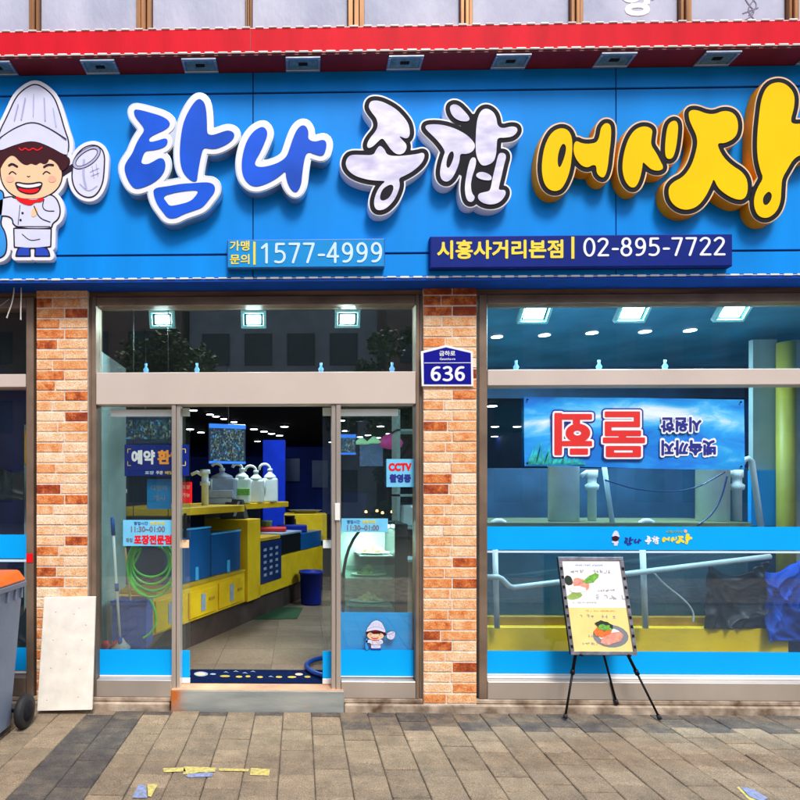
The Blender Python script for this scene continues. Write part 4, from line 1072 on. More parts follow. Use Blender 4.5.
# ------------------------------------------------------------------ menu easel
def easel():
    t = thing('menu_easel', 'black tripod easel holding a framed menu poster of fish dishes', 'menu stand', (X(608, -.1), -.10, 0))
    Yb_, Yt_ = -.175, -.075
    cb = Vector((*W(604, 655, Yb_), 0)); ct = Vector((*W(590, 557, Yt_), 0))
    bot = Vector((cb.x, Yb_, cb.y)); top = Vector((ct.x, Yt_, ct.y))
    up = top-bot; H = up.length; upn = up.normalized()
    wdt = X(638, Yb_)-X(571.5, Yb_)
    right = Vector((1, 0, 0)); right = (right-upn*right.dot(upn)); right = (right+Vector((.055, 0, 0))).normalized()
    right = Vector((1, 0, -.0)); nrm = right.cross(upn).normalized()       # away from the viewer
    if nrm.y < 0: nrm = -nrm
    def PT(a, c, d): return bot+right*(a*wdt)+upn*(c*H)+nrm*d      # a -.5...5, c 0..1
    def slab(bb, a0, a1, c0, c1, d0, d1, bev=0):
        bb.hull8([PT(a0, c0, d0), PT(a1, c0, d0), PT(a1, c1, d0), PT(a0, c1, d0), PT(a0, c0, d1), PT(a1, c0, d1), PT(a1, c1, d1), PT(a0, c1, d1)], bev); return bb
    slab(B(), -.5, .5, 0, 1, .004, .022, .002).build('backboard', 'black_plastic', t)
    f = B(); fw, fh = .055, .036
    slab(f, -.5, .5, 1-fh, 1, -.008, .003, .002); slab(f, -.5, .5, 0, fh, -.008, .003, .002)
    slab(f, -.5, -.5+fw, fh+.001, 1-fh-.001, -.008, .003, .002); slab(f, .5-fw, .5, fh+.001, 1-fh-.001, -.008, .003, .002)
    f.build('frame', 'easel_silver', t)
    cl = B(); rc = random.Random(9)
    for k in range(9):
        for sd_ in (-1, 1):
            c0 = .06+k*.1+rc.uniform(0, .02); a0 = (-.5 if sd_ < 0 else .5-fw)+.008
            slab(cl, a0, a0+fw*.65, c0, c0+.03, -.0105, -.0082)
    cl.build('clip', 'black_plastic', t)
    slab(B(), -.5+fw, .5-fw, .475, 1-fh, .0, .003).build('poster', 'poster_white', t)
    slab(B(), -.5+fw, .5-fw, fh, .4745, .0, .003).build('poster', 'poster_yellow', t)
    def blob(pts, m, name, d):
        bb = B(); bm = bmesh.new(); v0 = [bm.verts.new(PT(a, c, d)) for a, c in pts]; bm.faces.new(v0)
        r = bmesh.ops.extrude_face_region(bm, geom=bm.faces[:])
        for q in r['geom']:
            if isinstance(q, bmesh.types.BMVert): q.co += nrm*.0008
        bmesh.ops.recalc_face_normals(bm, faces=bm.faces[:]); bb.add(bm); bb.build(name, m, t)
    def el(a, c, ra, rc_, rot=0, n=18, jag=0):
        rr = random.Random(int(a*1000+c*77)); asp = H/wdt
        o = []
        for k in range(n):
            g_ = 2*math.pi*k/n; j = 1+rr.uniform(-jag, jag)
            u_, v_ = ra*math.cos(g_)*j, rc_*math.sin(g_)*j*asp
            o.append((a+u_*math.cos(rot)-v_*math.sin(rot), c+(u_*math.sin(rot)+v_*math.cos(rot))/asp))
        return o
    blob(el(.14, .19, .27, .115), 'dish_grey', 'picture', -.0012); blob(el(.13, .20, .18, .07), 'text_white', 'picture', -.0024)
    blob(el(.16, .165, .19, .05, .35, 18, .12), 'salmon', 'picture', -.0036); blob(el(.02, .235, .14, .05, .1, 18, .2), 'carrot', 'picture', -.0048)
    blob(el(.06, .30, .13, .045, -.2, 16, .15), 'nori_black', 'picture', -.006); blob(el(.07, .275, .10, .03, 0, 14, .3), 'leaf_green', 'picture', -.0072)
    blob(el(-.20, .715, .13, .06, -.5, 18, .12), 'salmon', 'picture', -.0012); blob(el(-.03, .775, .14, .035, .5, 16, .2), 'leaf_green', 'picture', -.0024)
    blob(el(-.38, .755, .06, .05, 0, 14, .1), 'nori_black', 'picture', -.0024); blob(el(-.32, .60, .12, .035, .3, 14, .2), 'food_green', 'picture', -.0012)
    blob(el(-.26, .665, .13, .035, .0, 14, .1), 'poster_white', 'picture', -.0024)
    tx = B(); tx2 = B(); tx3 = B(); rl_ = random.Random(12)
    def line(bb, a0, a1, c, h):
        """small illegible print: broken strokes"""
        a = a0
        while a < a1:
            w_ = h*rl_.uniform(.95, 1.15)*H/wdt*.8
            if rl_.random() < .86:
                for q in range(rl_.choice((2, 3, 3))):
                    if rl_.random() < .55:
                        ca = c+h*rl_.uniform(0, .9); slab(bb, a+w_*rl_.uniform(0, .2), a+w_*rl_.uniform(.6, .9), ca, ca+h*.13, -.0018, -.0006)
                    else:
                        aa = a+w_*rl_.uniform(.05, .8); slab(bb, aa, aa+w_*.13, c+h*rl_.uniform(0, .3), c+h*rl_.uniform(.6, 1), -.0018, -.0006)
            a += w_*1.05
    line(tx2, -.25, .17, .905, .018); line(tx3, -.18, .25, .435, .018)
    line(tx, -.33, .27, .83, .042); line(tx, .04, .34, .635, .03); line(tx, .0, .40, .56, .05); line(tx, -.36, .0, .52, .016)
    line(tx, -.28, .32, .365, .042); line(tx, -.20, -.02, .175, .028); line(tx, -.30, -.08, .10, .03)
    tx.build('print', mat('print_grey', (.30, .30, .36), .7), t); tx2.build('print', 'board_blue', t); tx3.build('print', 'text_orange', t)
    # tripod
    def leg(p0, p1, name='leg'):
        p0, p1 = Vector(p0), Vector(p1); d = (p1-p0)
        l_ = B(); l_.tube([p0, p0+d*.5], .0105, 10); l_.tube([p0+d*.5, p1], .0075, 10)
        o = l_.build(name, 'black_plastic', t)
        k = B(); k.tube([p0+d*.48, p0+d*.53], .015, 10); k.build('collar', 'black_plastic', o)
        q = B(); q.tube([p1-d.normalized()*.03, p1], [.013, .015], 10); q.build('rubber_foot', 'rubber', o)
    apex = PT(0, .97, .05)
    fz = .012
    dF = lambda px, Y: (X(px, Y), Y, fz)
    pl, pr = PT(-.36, 0, .04), PT(.36, 0, .04)
    leg(pl+(apex-pl)*.3, dF(565, -.175)); leg(pr+(apex-pr)*.3, dF(660, -.175))
    leg(apex+Vector((.0, .012, -.2)), (X(616, -.035), -.045, .066))
    hd = B(); hd.tube([PT(-.36, 0, .04), PT(-.36, 0, -.03)], .008, 8); hd.tube([PT(.36, 0, .04), PT(.36, 0, -.03)], .008, 8); hd.box(bot.x-wdt*.42, bot.x+wdt*.42, Yb_+.026, Yb_+.044, bot.z-.012, bot.z+.004, .003); hd.build('peg', 'black_plastic', t)
    br2 = B(); br2.tube([PT(0, .1, .05), (X(609, -.09), -.085, .50)], .009, 8); br2.build('brace', 'black_plastic', t)
easel()

# ------------------------------------------------------------------ white board leaning on the pillar
def P3(px, py, Y): x, z = W(px, py, Y); return Vector((x, Y, z))
lb_ = B(); f4 = [P3(37, 711, -.150), P3(92, 710, -.150), P3(95.5, 597, -.075), P3(44, 597.5, -.075)]
dn = Vector((0, .018, .002))
lb_.hull8(f4+[p+dn for p in f4], .002)
lbo = thing('leaning_board', 'scuffed white foam board leaning against the left brick pillar', 'board', (f4[0].x, -.15, 0))
lb_.build('panel', 'foam_board', lbo)
sc2 = B(); rs = random.Random(6)
for px, py in ((56, 612), (74, 614), (79, 608), (53, 640), (82, 640), (66, 654), (51, 668), (80, 669), (47, 700), (78, 697), (86, 625)):
    k = (711-py)/113; Y = -.150+.075*k; p = P3(px, py, Y)
    sc2.box(p.x-.004*rs.random()-.002, p.x+.005, Y-.0022, Y-.0006, p.z-.0025, p.z+.0025, rot=(.42, rs.uniform(-.8, .8), 0))
sc2.build('scuff', 'foam_board_edge', lbo)

# ------------------------------------------------------------------ wheelie bin
bx1 = X(21, -.42)
wb = thing('wheelie_bin', 'grey wheelie bin with an orange lid at the left edge', 'bin', (bx1-.26, -.62, 0))
zt_, zbm_ = Z(583, -.42, 15), .035
def tap(x0, x1, y0, y1, z0, z1, k): return [(x0, y0, z0), (x1, y0, z0), (x1, y1, z0), (x0, y1, z0)]
b = B()
b.hull8([(bx1-.47, -.80, zbm_), (bx1-.055, -.80, zbm_), (bx1-.0, -.87, zt_), (bx1-.52, -.87, zt_), (bx1-.47, -.44, zbm_), (bx1-.055, -.44, zbm_), (bx1-.0, -.38, zt_), (bx1-.52, -.38, zt_)], .018)
b.build('body', 'bin_grey', wb)
b = B(); b.box(bx1-.54, bx1+.016, -.89, -.365, zt_-.028, zt_+.012, .008); b.build('rim', 'bin_grey', wb)
rb = B()
for yy in (-.80, -.70, -.6, -.50, -.42): rb.box(bx1-.018, bx1+.012, yy-.006, yy+.006, zt_-.095, zt_-.029, .003)
rb.build('rib', 'bin_grey', wb)
b = B(); b.hull8([(bx1-.55, -.91, zt_+.014), (bx1+.02, -.91, zt_+.014), (bx1-.02, -.86, zt_+.062), (bx1-.51, -.86, zt_+.062), (bx1-.55, -.38, zt_+.014), (bx1+.02, -.38, zt_+.014), (bx1-.02, -.40, zt_+.085), (bx1-.51, -.40, zt_+.085)], .010); b.build('lid', 'bin_orange', wb)
b = B(); b.tube([(bx1-.45, -.345, zt_-.02), (bx1-.07, -.345, zt_-.02)], .014); b.build('handle', 'bin_grey', wb)
yw_ = -.37
for wx in (bx1-.54, bx1+.0):
    c = (wx-.0, yw_, .112)
    o = B().lathe((c[0]-.024, yw_, .112), [(.055, 0), (.10, .0), (.110, .010), (.110, .038), (.10, .048), (.055, .048)], 32, axis=(1, 0, 0)).build('wheel', 'rubber', wb)
    B().lathe((c[0]-.027, yw_, .112), [(.02, 0), (.066, 0), (.066, .054), (.02, .054)], 24, axis=(1, 0, 0)).build('hub', 'letter_black', o)
b = B(); b.tube([(bx1-.54, yw_, .112), (bx1, yw_, .112)], .012); b.build('axle', 'letter_black', wb)
b = B(); b.box(bx1-.44, bx1-.08, -.435, -.37, .05, .18, .01); b.build('axle_mount', 'bin_grey', wb)

# ------------------------------------------------------------------ loose cables under the sign
for k, (pts, lab) in enumerate(((((14.5, 282), (14, 291), (12.2, 303), (8.5, 313), (6.8, 318)), 'short white cable end curving left under the signboard corner'), (((21, 283), (21.3, 295), (20.8, 308), (20.8, 320)), 'short white cable end hanging straight under the signboard corner'))):
    b = B(); pp = [P3(px, py, -.12) for px, py in chaikin(pts, 2, False)]; b.tube(pp, [.0045]*(len(pp)-2)+[.0065, .0065], 8)
    b.solo('cable', 'cable_white', lab, 'cable')
b = B(); p = P3(14, 284, -.10); b.box(p.x-.05, p.x+.045, -.155, -.09, p.z-.025, szb-.0125, .01); b.solo('cable_clamp', 'sign_blue_dark', 'small dark blue bracket under the signboard where two cables hang', 'bracket')
b = B(); b.tube([P3(px, py, -.05) for px, py in chaikin(((-20, 305), (-4, 308), (3, 304), (9, 299)), 2, False)], .004, 8); b.solo('cable', 'plastic_grey', 'thin grey cable crossing the top of the left window', 'cable')
# ------------------------------------------------------------------ counter with fish tanks (runs back into the shop at an angle)
O_ = Vector((-1.21, .41)); e_ = Vector((.392, .92)).normalized(); n_ = Vector((e_.y, -e_.x))     # along, towards the aisle
def L2(s, d): v = O_+e_*s-n_*d; return (v.x, v.y)            # s along the front, d behind it
def pr(s0, s1, d0, d1): return [L2(s0, d0), L2(s1, d0), L2(s1, d1), L2(s0, d1)]
ctr = thing('tank_counter', 'yellow counter with drawers and blue fish tanks running back from the left door panel', 'counter', (O_.x, O_.y, FZ))
B().prism(pr(.03, 3.9, .05, .7), FZ, .39).build('toe_kick', 'toe_brown', ctr)
B().prism(pr(0, 1.62, .0, .75), .392, .70, .004).build('base', 'counter_yellow', ctr)
for s0, s1, z0, z1 in ((.10, .50, .41, .665), (.58, 1.02, .42, .655), (1.08, 1.56, .42, .665)):
    d = B().prism(pr(s0, s1, -.018, -.002), z0, z1, .004).build('drawer', 'counter_yellow', ctr)
    sm = (s0+s1)/2-.04
    B().prism(pr(sm, sm+.07, -.022, -.019), z0+.04, z1-.04).build('label_tag', 'plastic_grey', d)
    B().prism(pr(s1-.13, s1-.04, -.030, -.019), z0+.12, z0+.145, .002).build('handle', 'counter_yellow_edge', d)
B().prism([L2(.12, -.006), L2(1.62, -.006), L2(1.62, .75), L2(.1, .75)], .702, .735, .003).build('ledge', 'counter_yellow_edge', ctr)
tz = [(.46, 1.00, 1.20), (1.02, 1.58, 1.13)]
for s0, s1, z1 in tz:
    t_ = B().prism(pr(s0, s1, .03, .68), .737, z1, .006).build('tank', 'tank_blue', ctr)
    B().prism([L2(s0-.003, .024), L2(s1+.003, .024), L2(s1+.003, .05), L2(s0-.003, .05)], z1+.001, z1+.018, .002).build('rim', 'tank_blue_light', t_)
    B().prism(pr((s0+s1)/2, (s0+s1)/2+.05, .022, .029), .74, .86).build('valve', 'tank_blue_light', t_)
B().prism([L2(.44, .70), L2(1.6, .70), L2(1.6, .75), L2(.44, .75)], .737, 1.33).build('back_panel', 'wall_grey_blue', ctr)
B().prism([(X(112, .88), .84), L2(.43, .0), L2(1.62, .0), L2(1.62, .30), L2(3.4, .30), L2(3.4, .9), L2(1.2, .95), (X(112, .88), 1.75)], 1.335, 1.405, .006).build('countertop', 'counter_yellow', ctr)
# frontal tank under the near end of the top
ft = B(); ft.box(X(114, .9), L2(.42, .03)[0]-.01, .90, 1.4, .40, 1.33); ft.build('tank', 'tank_navy', ctr)
# post, low cabinets beyond it
B().prism(pr(1.63, 1.92, -.03, .5), .392, 1.25, .004).build('post', 'counter_yellow', ctr)
B().prism(pr(1.93, 3.9, .0, .7), .392, .78, .004).build('base', 'counter_yellow', ctr)
cab = B().prism(pr(1.96, 2.5, -.012, -.001), .52, .98, .003).build('dark_panel', 'tank_navy', ctr)
dd = B()
for i in range(3):
    for j in range(5): dd.prism(pr(2.03+i*.15, 2.10+i*.15, -.016, -.013), .60+j*.07, .63+j*.07)
dd.build('picture_spots', 'plastic_grey', cab)
B().prism(pr(2.52, 3.1, .0, .6), .79, 1.02, .004).build('tank', 'fridge_dark', ctr)
B().prism(pr(3.12, 3.85, .0, .6), .79, 1.0, .004).build('tank', 'tank_blue', ctr)
B().prism(pr(2.5, 3.12, -.01, .6), 1.022, 1.045, .003).build('rim', 'plastic_grey', ctr)
B().prism(pr(1.93, 2.5, .0, .6), .99, 1.03, .003).build('countertop', 'counter_yellow_edge', ctr)

# things on the counter
def on(s, d, z): v = L2(s, d); return Vector((v[0], v[1], z))
def jug(s, d, h, w_, body, label, hook=True, tilt=0, base=1.406):
    p = on(s, d, base); t = thing('water_jug', label, 'jug', p, rotz=tilt, group='jugs and pump units on the yellow counter')
    b = B(); b.box(p.x-w_/2, p.x+w_/2, p.y-w_*.4, p.y+w_*.4, p.z, p.z+h*.62, .022, seg=2)
    b.lathe((p.x, p.y, p.z+h*.60), [(w_*.42, 0), (w_*.36, h*.08), (.03, h*.16), (.028, h*.20)], 16)
    o = b.build('body', body, t)
    B().lathe((p.x, p.y, p.z+h*.805), [(.034, 0), (.034, .03)], 14).build('cap', 'plastic_white', t)
    if hook:
        rr = random.Random(int(h*1000+w_*7777+s*31)); q = B(); ra = .055+.02*rr.random(); a0 = rr.choice((-1, 1)); end = rr.uniform(.75, 1.15)
        c = [(p.x, p.y, p.z+h*.82)]+[(p.x+a0*(ra-ra*math.cos(a)), p.y-.02*math.sin(a), p.z+h*.86+ra*.9*math.sin(a)) for a in [math.pi*end*k/8 for k in range(9)]]
        q.tube(c, .017, 8); q.build('hose_bend', 'plastic_white', t)
        gq = B(); gq.tube([(p.x-w_*.3, p.y-w_*.42, p.z+h*.30), (p.x-w_*.3, p.y-w_*.50, p.z+h*.36), (p.x-w_*.3, p.y-w_*.50, p.z+h*.52), (p.x-w_*.3, p.y-w_*.42, p.z+h*.58)], .010, 6); gq.build('grip', 'plastic_white', t)
    return t
def sd_of(px, Y):
    v = Vector((X(px, Y), Y))-O_; return v.dot(e_), -v.dot(n_)
jug(*sd_of(222, 2.35), .46, .32, 'plastic_grey', 'grey box jug with a curved white spout, nearest on the yellow counter top')
b = B(); x_ = X(220, 2.1); b.box(x_-.14, x_+.13, 2.06, 2.12, 1.407, 1.47, .005); b.box(x_-.12, x_+.14, 2.07, 2.13, 1.475, 1.56, .005)
b.solo('box', 'plastic_grey', 'two small grey boxes stacked before the nearest jug on the counter', 'box')
jug(*sd_of(242, 2.6), .47, .20, 'pipe_white', 'pale rounded jug with a curved white spout, second on the counter top')
b = B(); x_ = X(240, 2.45); b.box(x_-.12, x_+.11, 2.43, 2.47, 1.50, 1.58, .005); b.solo('label_card', 'leaf_green', 'small green card in front of the second jug', 'card')
jug(*sd_of(256, 2.9), .45, .19, 'plastic_white', 'pale jug with a curved white spout, third on the counter top')
jug(*sd_of(270, 3.2), .49, .20, 'plastic_white', 'white jug with a curved spout, farthest on the counter top')
B().prism(pr(1.97, 3.38, .72, .9), FZ, 1.33).solo('shelf', 'wall_grey_blue', 'dark blue cabinet behind the far end of the counter', 'cabinet')
def pump(s, d, lab, m='pipe_white', h=.36):
    p = on(s, d, 1.406); t = thing('pump_pipe', lab, 'pipe')
    t.location = p
    B().lathe(p, [(.036, 0), (.036, h*.55), (.052, h*.56), (.052, h*.66), (.036, h*.67), (.036, h*.88), (.056, h*.89), (.05, h)], 16).build('pipe', m, t)
    q = B(); q.tube([(p.x, p.y, p.z+h*.8), (p.x-.08, p.y-.0, p.z+h*.93), (p.x-.14, p.y, p.z+h*.86)], .018, 8); q.build('branch', m, t)
pump(*sd_of(205, 1.7), 'white upright pipe fitting on the counter beside the red poster')
p = Vector((X(119, 1.0), 1.0, 1.406)); t = thing('pump_pipe', 'pale upright pipe at the near left end of the counter', 'pipe', p)
B().lathe(p, [(.05, 0), (.05, .12), (.07, .13), (.07, .16), (.045, .17), (.045, .42), (.03, .43)], 16).build('pipe', 'pipe_white', t)
# register with a dark screen on the post
p = on(1.77, .2, 1.252); t = thing('till', 'black till screen on top of the yellow post', 'till', p)
b = B(); b.hull8([(p.x-.15, p.y-.12, p.z), (p.x+.12, p.y-.12, p.z), (p.x+.08, p.y-.04, p.z+.21), (p.x-.09, p.y-.04, p.z+.23), (p.x-.15, p.y+.10, p.z), (p.x+.14, p.y+.10, p.z), (p.x+.09, p.y+.04, p.z+.21), (p.x-.08, p.y+.04, p.z+.23)], .01); b.build('body', 'rubber', t)
b = B(); b.hull8([(p.x-.01, p.y-.118, p.z+.03), (p.x+.02, p.y-.118, p.z+.03), (p.x+.06, p.y-.055, p.z+.19), (p.x+.035, p.y-.055, p.z+.19), (p.x-.01, p.y-.10, p.z+.03), (p.x+.02, p.y-.10, p.z+.03), (p.x+.06, p.y-.04, p.z+.19), (p.x+.035, p.y-.04, p.z+.19)]); b.build('stripe', 'plastic_grey', t)
def tray(s, d, z, m, lab, w_=.3, h=.06):
    p = on(s, d, z); b = B(); b.box(p.x-w_/2, p.x+w_/2, p.y-.12, p.y+.12, z, z+h, .01); b.solo('tray', m, lab, 'tray')
tray(2.8, .25, 1.047, 'cloth_red', 'dark red tray on the low tanks behind the till', .34, .05)
tray(3.4, .25, 1.003, 'tub_blue', 'dark blue tray at the far end of the low tanks', .4, .09)

# yellow box shelf at the back right
d_ = 4.0
def at(px, py, Y): x, z = W(px, py, Y); return x, z
b = B(); x0, z1 = at(284, 514, d_); x1, z0 = at(327, 541, d_); b.box(x0, x1, d_, d_+.5, z0, z1, .008)
yb_ = b.solo('yellow_cabinet', 'counter_yellow', 'yellow cabinet front at the back of the aisle', 'cabinet')
b = B(); x0, z1 = at(290, 519, d_); x1, z0 = at(296, 532, d_); b.box(x0-.0, x1, d_-.02, d_-.002, z0, z1, .003); o = b.build('latch', 'toe_brown', yb_) if False else b.solo('box', 'toe_brown', 'small dark brown box hanging on the yellow cabinet at the back', 'box')
b = B(); x0, z1 = at(316, 541.5, 3.9); x1, z0 = at(345, 600, 3.9); b.box(x0, x1+.9, 4.05, 4.5, FZ, z1-.01, .008); b.solo('cabinet', 'fridge_dark', 'black cabinet standing under the yellow one at the back', 'cabinet')
# odds and ends at the back
p_ = (X(305, 4.1), 4.2, at(284, 514, 4.0)[1]); B().lathe((p_[0], p_[1], p_[2]+.002), [(.12, 0), (.20, .05), (.21, .05), (.19, .045)], 20, sx=1.2, sy=.7).solo('steel_basin', 'chrome', 'shallow steel basin on top of the yellow cabinet at the back', 'basin')
for k, (px, py, w__, h__, m_, lab) in enumerate(((291, 470, .32, .42, 'tank_navy', 'dark notice on the navy partition nearest the blue column'), (320, 474, .30, .5, 'tank_navy', 'tall dark notice at the right of the navy partition'))):
    x_, z_ = at(px, py, 6.47); B().box(x_-w__/2, x_+w__/2, 6.455, 6.47, z_-h__/2, z_+h__/2, .003).solo('notice', m_, lab, 'notice')
for k, (s_, h__, m_, lab) in enumerate(((2.62, .16, 'plastic_white', 'small white tub at the near end of the low dark tank'), (2.98, .12, 'food_green', 'small green tub at the far end of the low dark tank'), (3.70, .2, 'black_plastic', 'small black box at the very end of the low tanks'))):
    v_ = on(s_, .42, 1.046 if s_ < 3.1 else 1.003); B().lathe(v_, [(.06, 0), (.07, h__*.9), (.075, h__*.92), (.075, h__), (.05, h__)], 16).solo('tub', m_, lab, 'tub')
# blue tub
Yt = 3.05; xc, _ = at(311, 585, Yt); zt2 = at(306, 571, Yt)[1]
t = thing('tub', 'round dark blue plastic tub on the floor at the end of the aisle', 'tub', (xc, Yt, FZ))
B().lathe((xc, Yt, FZ+.001), [(.12, 0), (.125, .02), (.138, zt2-FZ-.03), (.152, zt2-FZ-.028), (.152, zt2-FZ), (.136, zt2-FZ), (.12, zt2-FZ-.25)], 28).build('bucket', 'tub_blue', t)
# mats and floor hose
B().prism([G(262, 607, FZ), G(303, 608, FZ), G(297, 619, FZ), G(250, 620, FZ)], FZ+.001, FZ+.006).solo('floor_mat', 'mat_green', 'dark green rubber mat lying on the shop floor by the counter', 'mat')
y0_, y1_ = .12, .42
dm = thing('doormat', 'dark blue doormat printed with the shop logo inside the threshold', 'doormat', (X(258, .2), .25, FZ))
B().box(X(186, .2), X(330, .2), .085, .395, FZ+.001, FZ+.009, .003).build('rug', 'mat_blue', dm)
zf = FZ+.0095
def flat(pts, m, name='print'):
    bm = bmesh.new(); bm.faces.new([bm.verts.new((*G(x, y, zf), zf)) for x, y in pts]); bb = B(); bb.add(bm)
    r = bb.build(name, m, dm); return r
def ell(cx_, cy_, rx, ry, n=14): return circ(cx_, cy_, rx, ry, n)
flat(ell(201, 674.5, 7, 2.4), 'plastic_grey'); zf += .0006; flat(ell(200.5, 674.5, 5, 1.5), 'cheek'); flat(ell(213, 674.5, 3, .8), 'plastic_grey')
for i, (px, py, rx) in enumerate(((225, 676.5, 7), (239, 677, 4.5), (248, 676.6, 3.5), (260, 677.2, 4), (279, 677, 4.5), (292, 677, 6), (307.5, 676.7, 4.2))): flat(ell(px, py, rx*.75, 1.0, 9), mat('mat_print', (.42, .30, .04), .9))
for px, py in ((226, 672.8), (236, 672), (245, 673.5), (253, 672), (271, 677)): flat([(px-3, py), (px, py-1.1), (px+3, py+.4), (px, py-.3)], 'plastic_grey')
flat(ell(299, 674.2, 4, 1.2, 9), 'cheek')
hs = B(); hp = [G(px, py, FZ+.03) for px, py in chaikin(((345, 655), (330, 656.5), (315, 659), (305, 664.5), (310, 671), (322, 675.5), (345, 679)), 2, False)]
hs.tube([(x, y, FZ+.030) for x, y in hp], .019, 12); hs.solo('floor_hose', 'hose_blue', 'thick dark blue hose looping on the doormat at the right door leaf', 'hose')

# ------------------------------------------------------------------ behind the left glass panel
B().box(X(97.5, .1)-.012, X(97.5, .1)-.0, .10, .80, FZ, 2.6).solo('side_partition', 'wall_teal', 'pale teal partition edge just inside the left door panel', 'partition')
PZ = Z(650, .16, 125)
B().box(X(99, .11), X(150, .2), .108, .43, FZ+.001, PZ, .004).solo('low_platform', 'toe_brown', 'low brown platform behind the blue film of the left glass panel', 'platform')
mp = thing('mop', 'white mop handle with blue joints leaning behind the left glass panel', 'mop', (X(121, .25), .25, FZ))
a_, c_ = P3(112.5, 520, .15), P3(120.5, 647, .13); dv = c_-a_
b = B(); b.tube([a_, c_], .0105, 10); b.build('handle', 'text_white', mp)
b = B(); b.tube([a_+dv*.50, a_+dv*.56], .015, 10); b.tube([a_+dv*.92, a_+dv], .017, 10); b.tube([a_-dv*.02, a_+dv*.12], .016, 10); b.build('joint', 'plastic_blue', mp)
b = B(); b.lathe((c_.x, c_.y+.02, PZ+.001), [(.06, 0), (.07, .02), (.03, .06), (.015, .09)], 14); b.build('mop_head', 'cloth_grey', mp)
rc_ = random.Random(8)
for px, py, lab in ((105, 647, 'red cloth bundle on the floor left of the mop'), (115.5, 645, 'red cloth bundle on the floor touching the mop head')):
    p = P3(px, py, .14); b = B()
    bm = bmesh.new(); bmesh.ops.create_icosphere(bm, subdivisions=2, radius=.028)
    for v in bm.verts: v.co *= 1+rc_.uniform(-.18, .18)
    bm.transform(Matrix.Translation((p.x, .15, PZ+.045))); b.add(bm, True)
    bm = bmesh.new(); bmesh.ops.create_icosphere(bm, subdivisions=2, radius=.03)
    for v in bm.verts: v.co *= 1+rc_.uniform(-.18, .18)
    bm.transform(Matrix.Translation((p.x+.01, .16, PZ+.022))); b.add(bm, True)
    b.solo('cloth', 'cloth_red', lab, 'cloth')
# blue crate
Yc_ = .21; x0, z1 = at(112, 601, Yc_); x1 = at(146, 600, Yc_)[0]; z0 = PZ+.002
cr_ = thing('crate', 'blue plastic crate on the floor behind the left glass panel', 'crate', ((x0+x1)/2, Yc_, FZ))
b = B(); b.box(x0, x1, Yc_, Yc_+.012, z0, z1); b.box(x0, x1, Yc_+.19, Yc_+.202, z0, z1); b.box(x0, x0+.012, Yc_+.0125, Yc_+.1895, z0, z1); b.box(x1-.012, x1, Yc_+.0125, Yc_+.1895, z0, z1); b.box(x0+.013, x1-.013, Yc_+.013, Yc_+.189, z0, z0+.02); b.build('box', 'plastic_blue', cr_)
b = B(); b.box(x0-.01, x1+.01, Yc_-.012, Yc_-.001, z1-.035, z1+.004, .003)
for k in range(3): b.box(x0+.03+k*.08, x0+.045+k*.08, Yc_-.008, Yc_-.001, z0+.01, z1-.04, .002)
b.build('rib', 'plastic_blue', cr_)
b = B(); b.tube([P3(125, 548, .36), P3(130.5, 601, .31), (P3(131, 604, .30).x, .30, z1-.12)], .009, 8); b.solo('stick', 'wood_stick', 'thin wooden stick standing in the blue crate', 'stick')
# green hose coil
gh = B(); rh = random.Random(4); pts = []
for k in range(0, 5):
    rx, rz = 26-k*1.6+rh.uniform(-2, 2), 30-k*3.5+rh.uniform(-3, 2); cx0, cy0 = 152+rh.uniform(-2, 2), 565-k*1.3
    for q in range(14):
        a = -math.pi/2+2*math.pi*q/14
        pts.append((cx0+rx*math.cos(a), cy0+rz*math.sin(a)*1.1+ (8 if math.sin(a) > 0 else 0)*0.3))
pts += [(128, 575), (136, 590), (150, 598), (156, 612), (156, 625), (150, 634), (143, 638)]
cp = chaikin(pts, 2, False); n = len(cp)
gh.tube([P3(px, py, .155+.025*math.sin(i*.09)) for i, (px, py) in enumerate(cp)], .0085, 8)
gh.solo('garden_hose', 'hose_green', 'bright green hose coiled behind the left glass panel', 'hose')
b = B(); p = P3(152, 533, .16); b.tube([(p.x-.14, .16, p.z+.01), (p.x+.12, .16, p.z+.01)], .008, 8); b.tube([(p.x-.14, .16, p.z+.01), (p.x-.14, .165, 2.9)], .003, 6); b.tube([(p.x+.12, .16, p.z+.01), (p.x+.12, .165, 2.9)], .003, 6); b.solo('hose_hook', 'black_plastic', 'dark hook bar holding the green hose', 'hook')
# blue bag poster and red poster behind the glass
t = sheet(147, 171, 479, 509, .125, 'board_blue', 'notice', 'blue notice sheet hanging behind the left glass panel', 'notice')
word(t, '대방어', 151, 167, 485, 491, .125, 'plastic_grey', .02); word(t, '개시', 153, 165, 495, 501, .125, 'plastic_grey', .02)
t = sheet(179, 192, 482, 503, .13, 'text_red', 'notice', 'small red notice sheet beside the left door post', 'notice')
word(t, '포장', 182, 190, 485, 489, .13, 'cheek', .02); word(t, '가능', 182, 190, 493, 497, .13, 'cheek', .02)

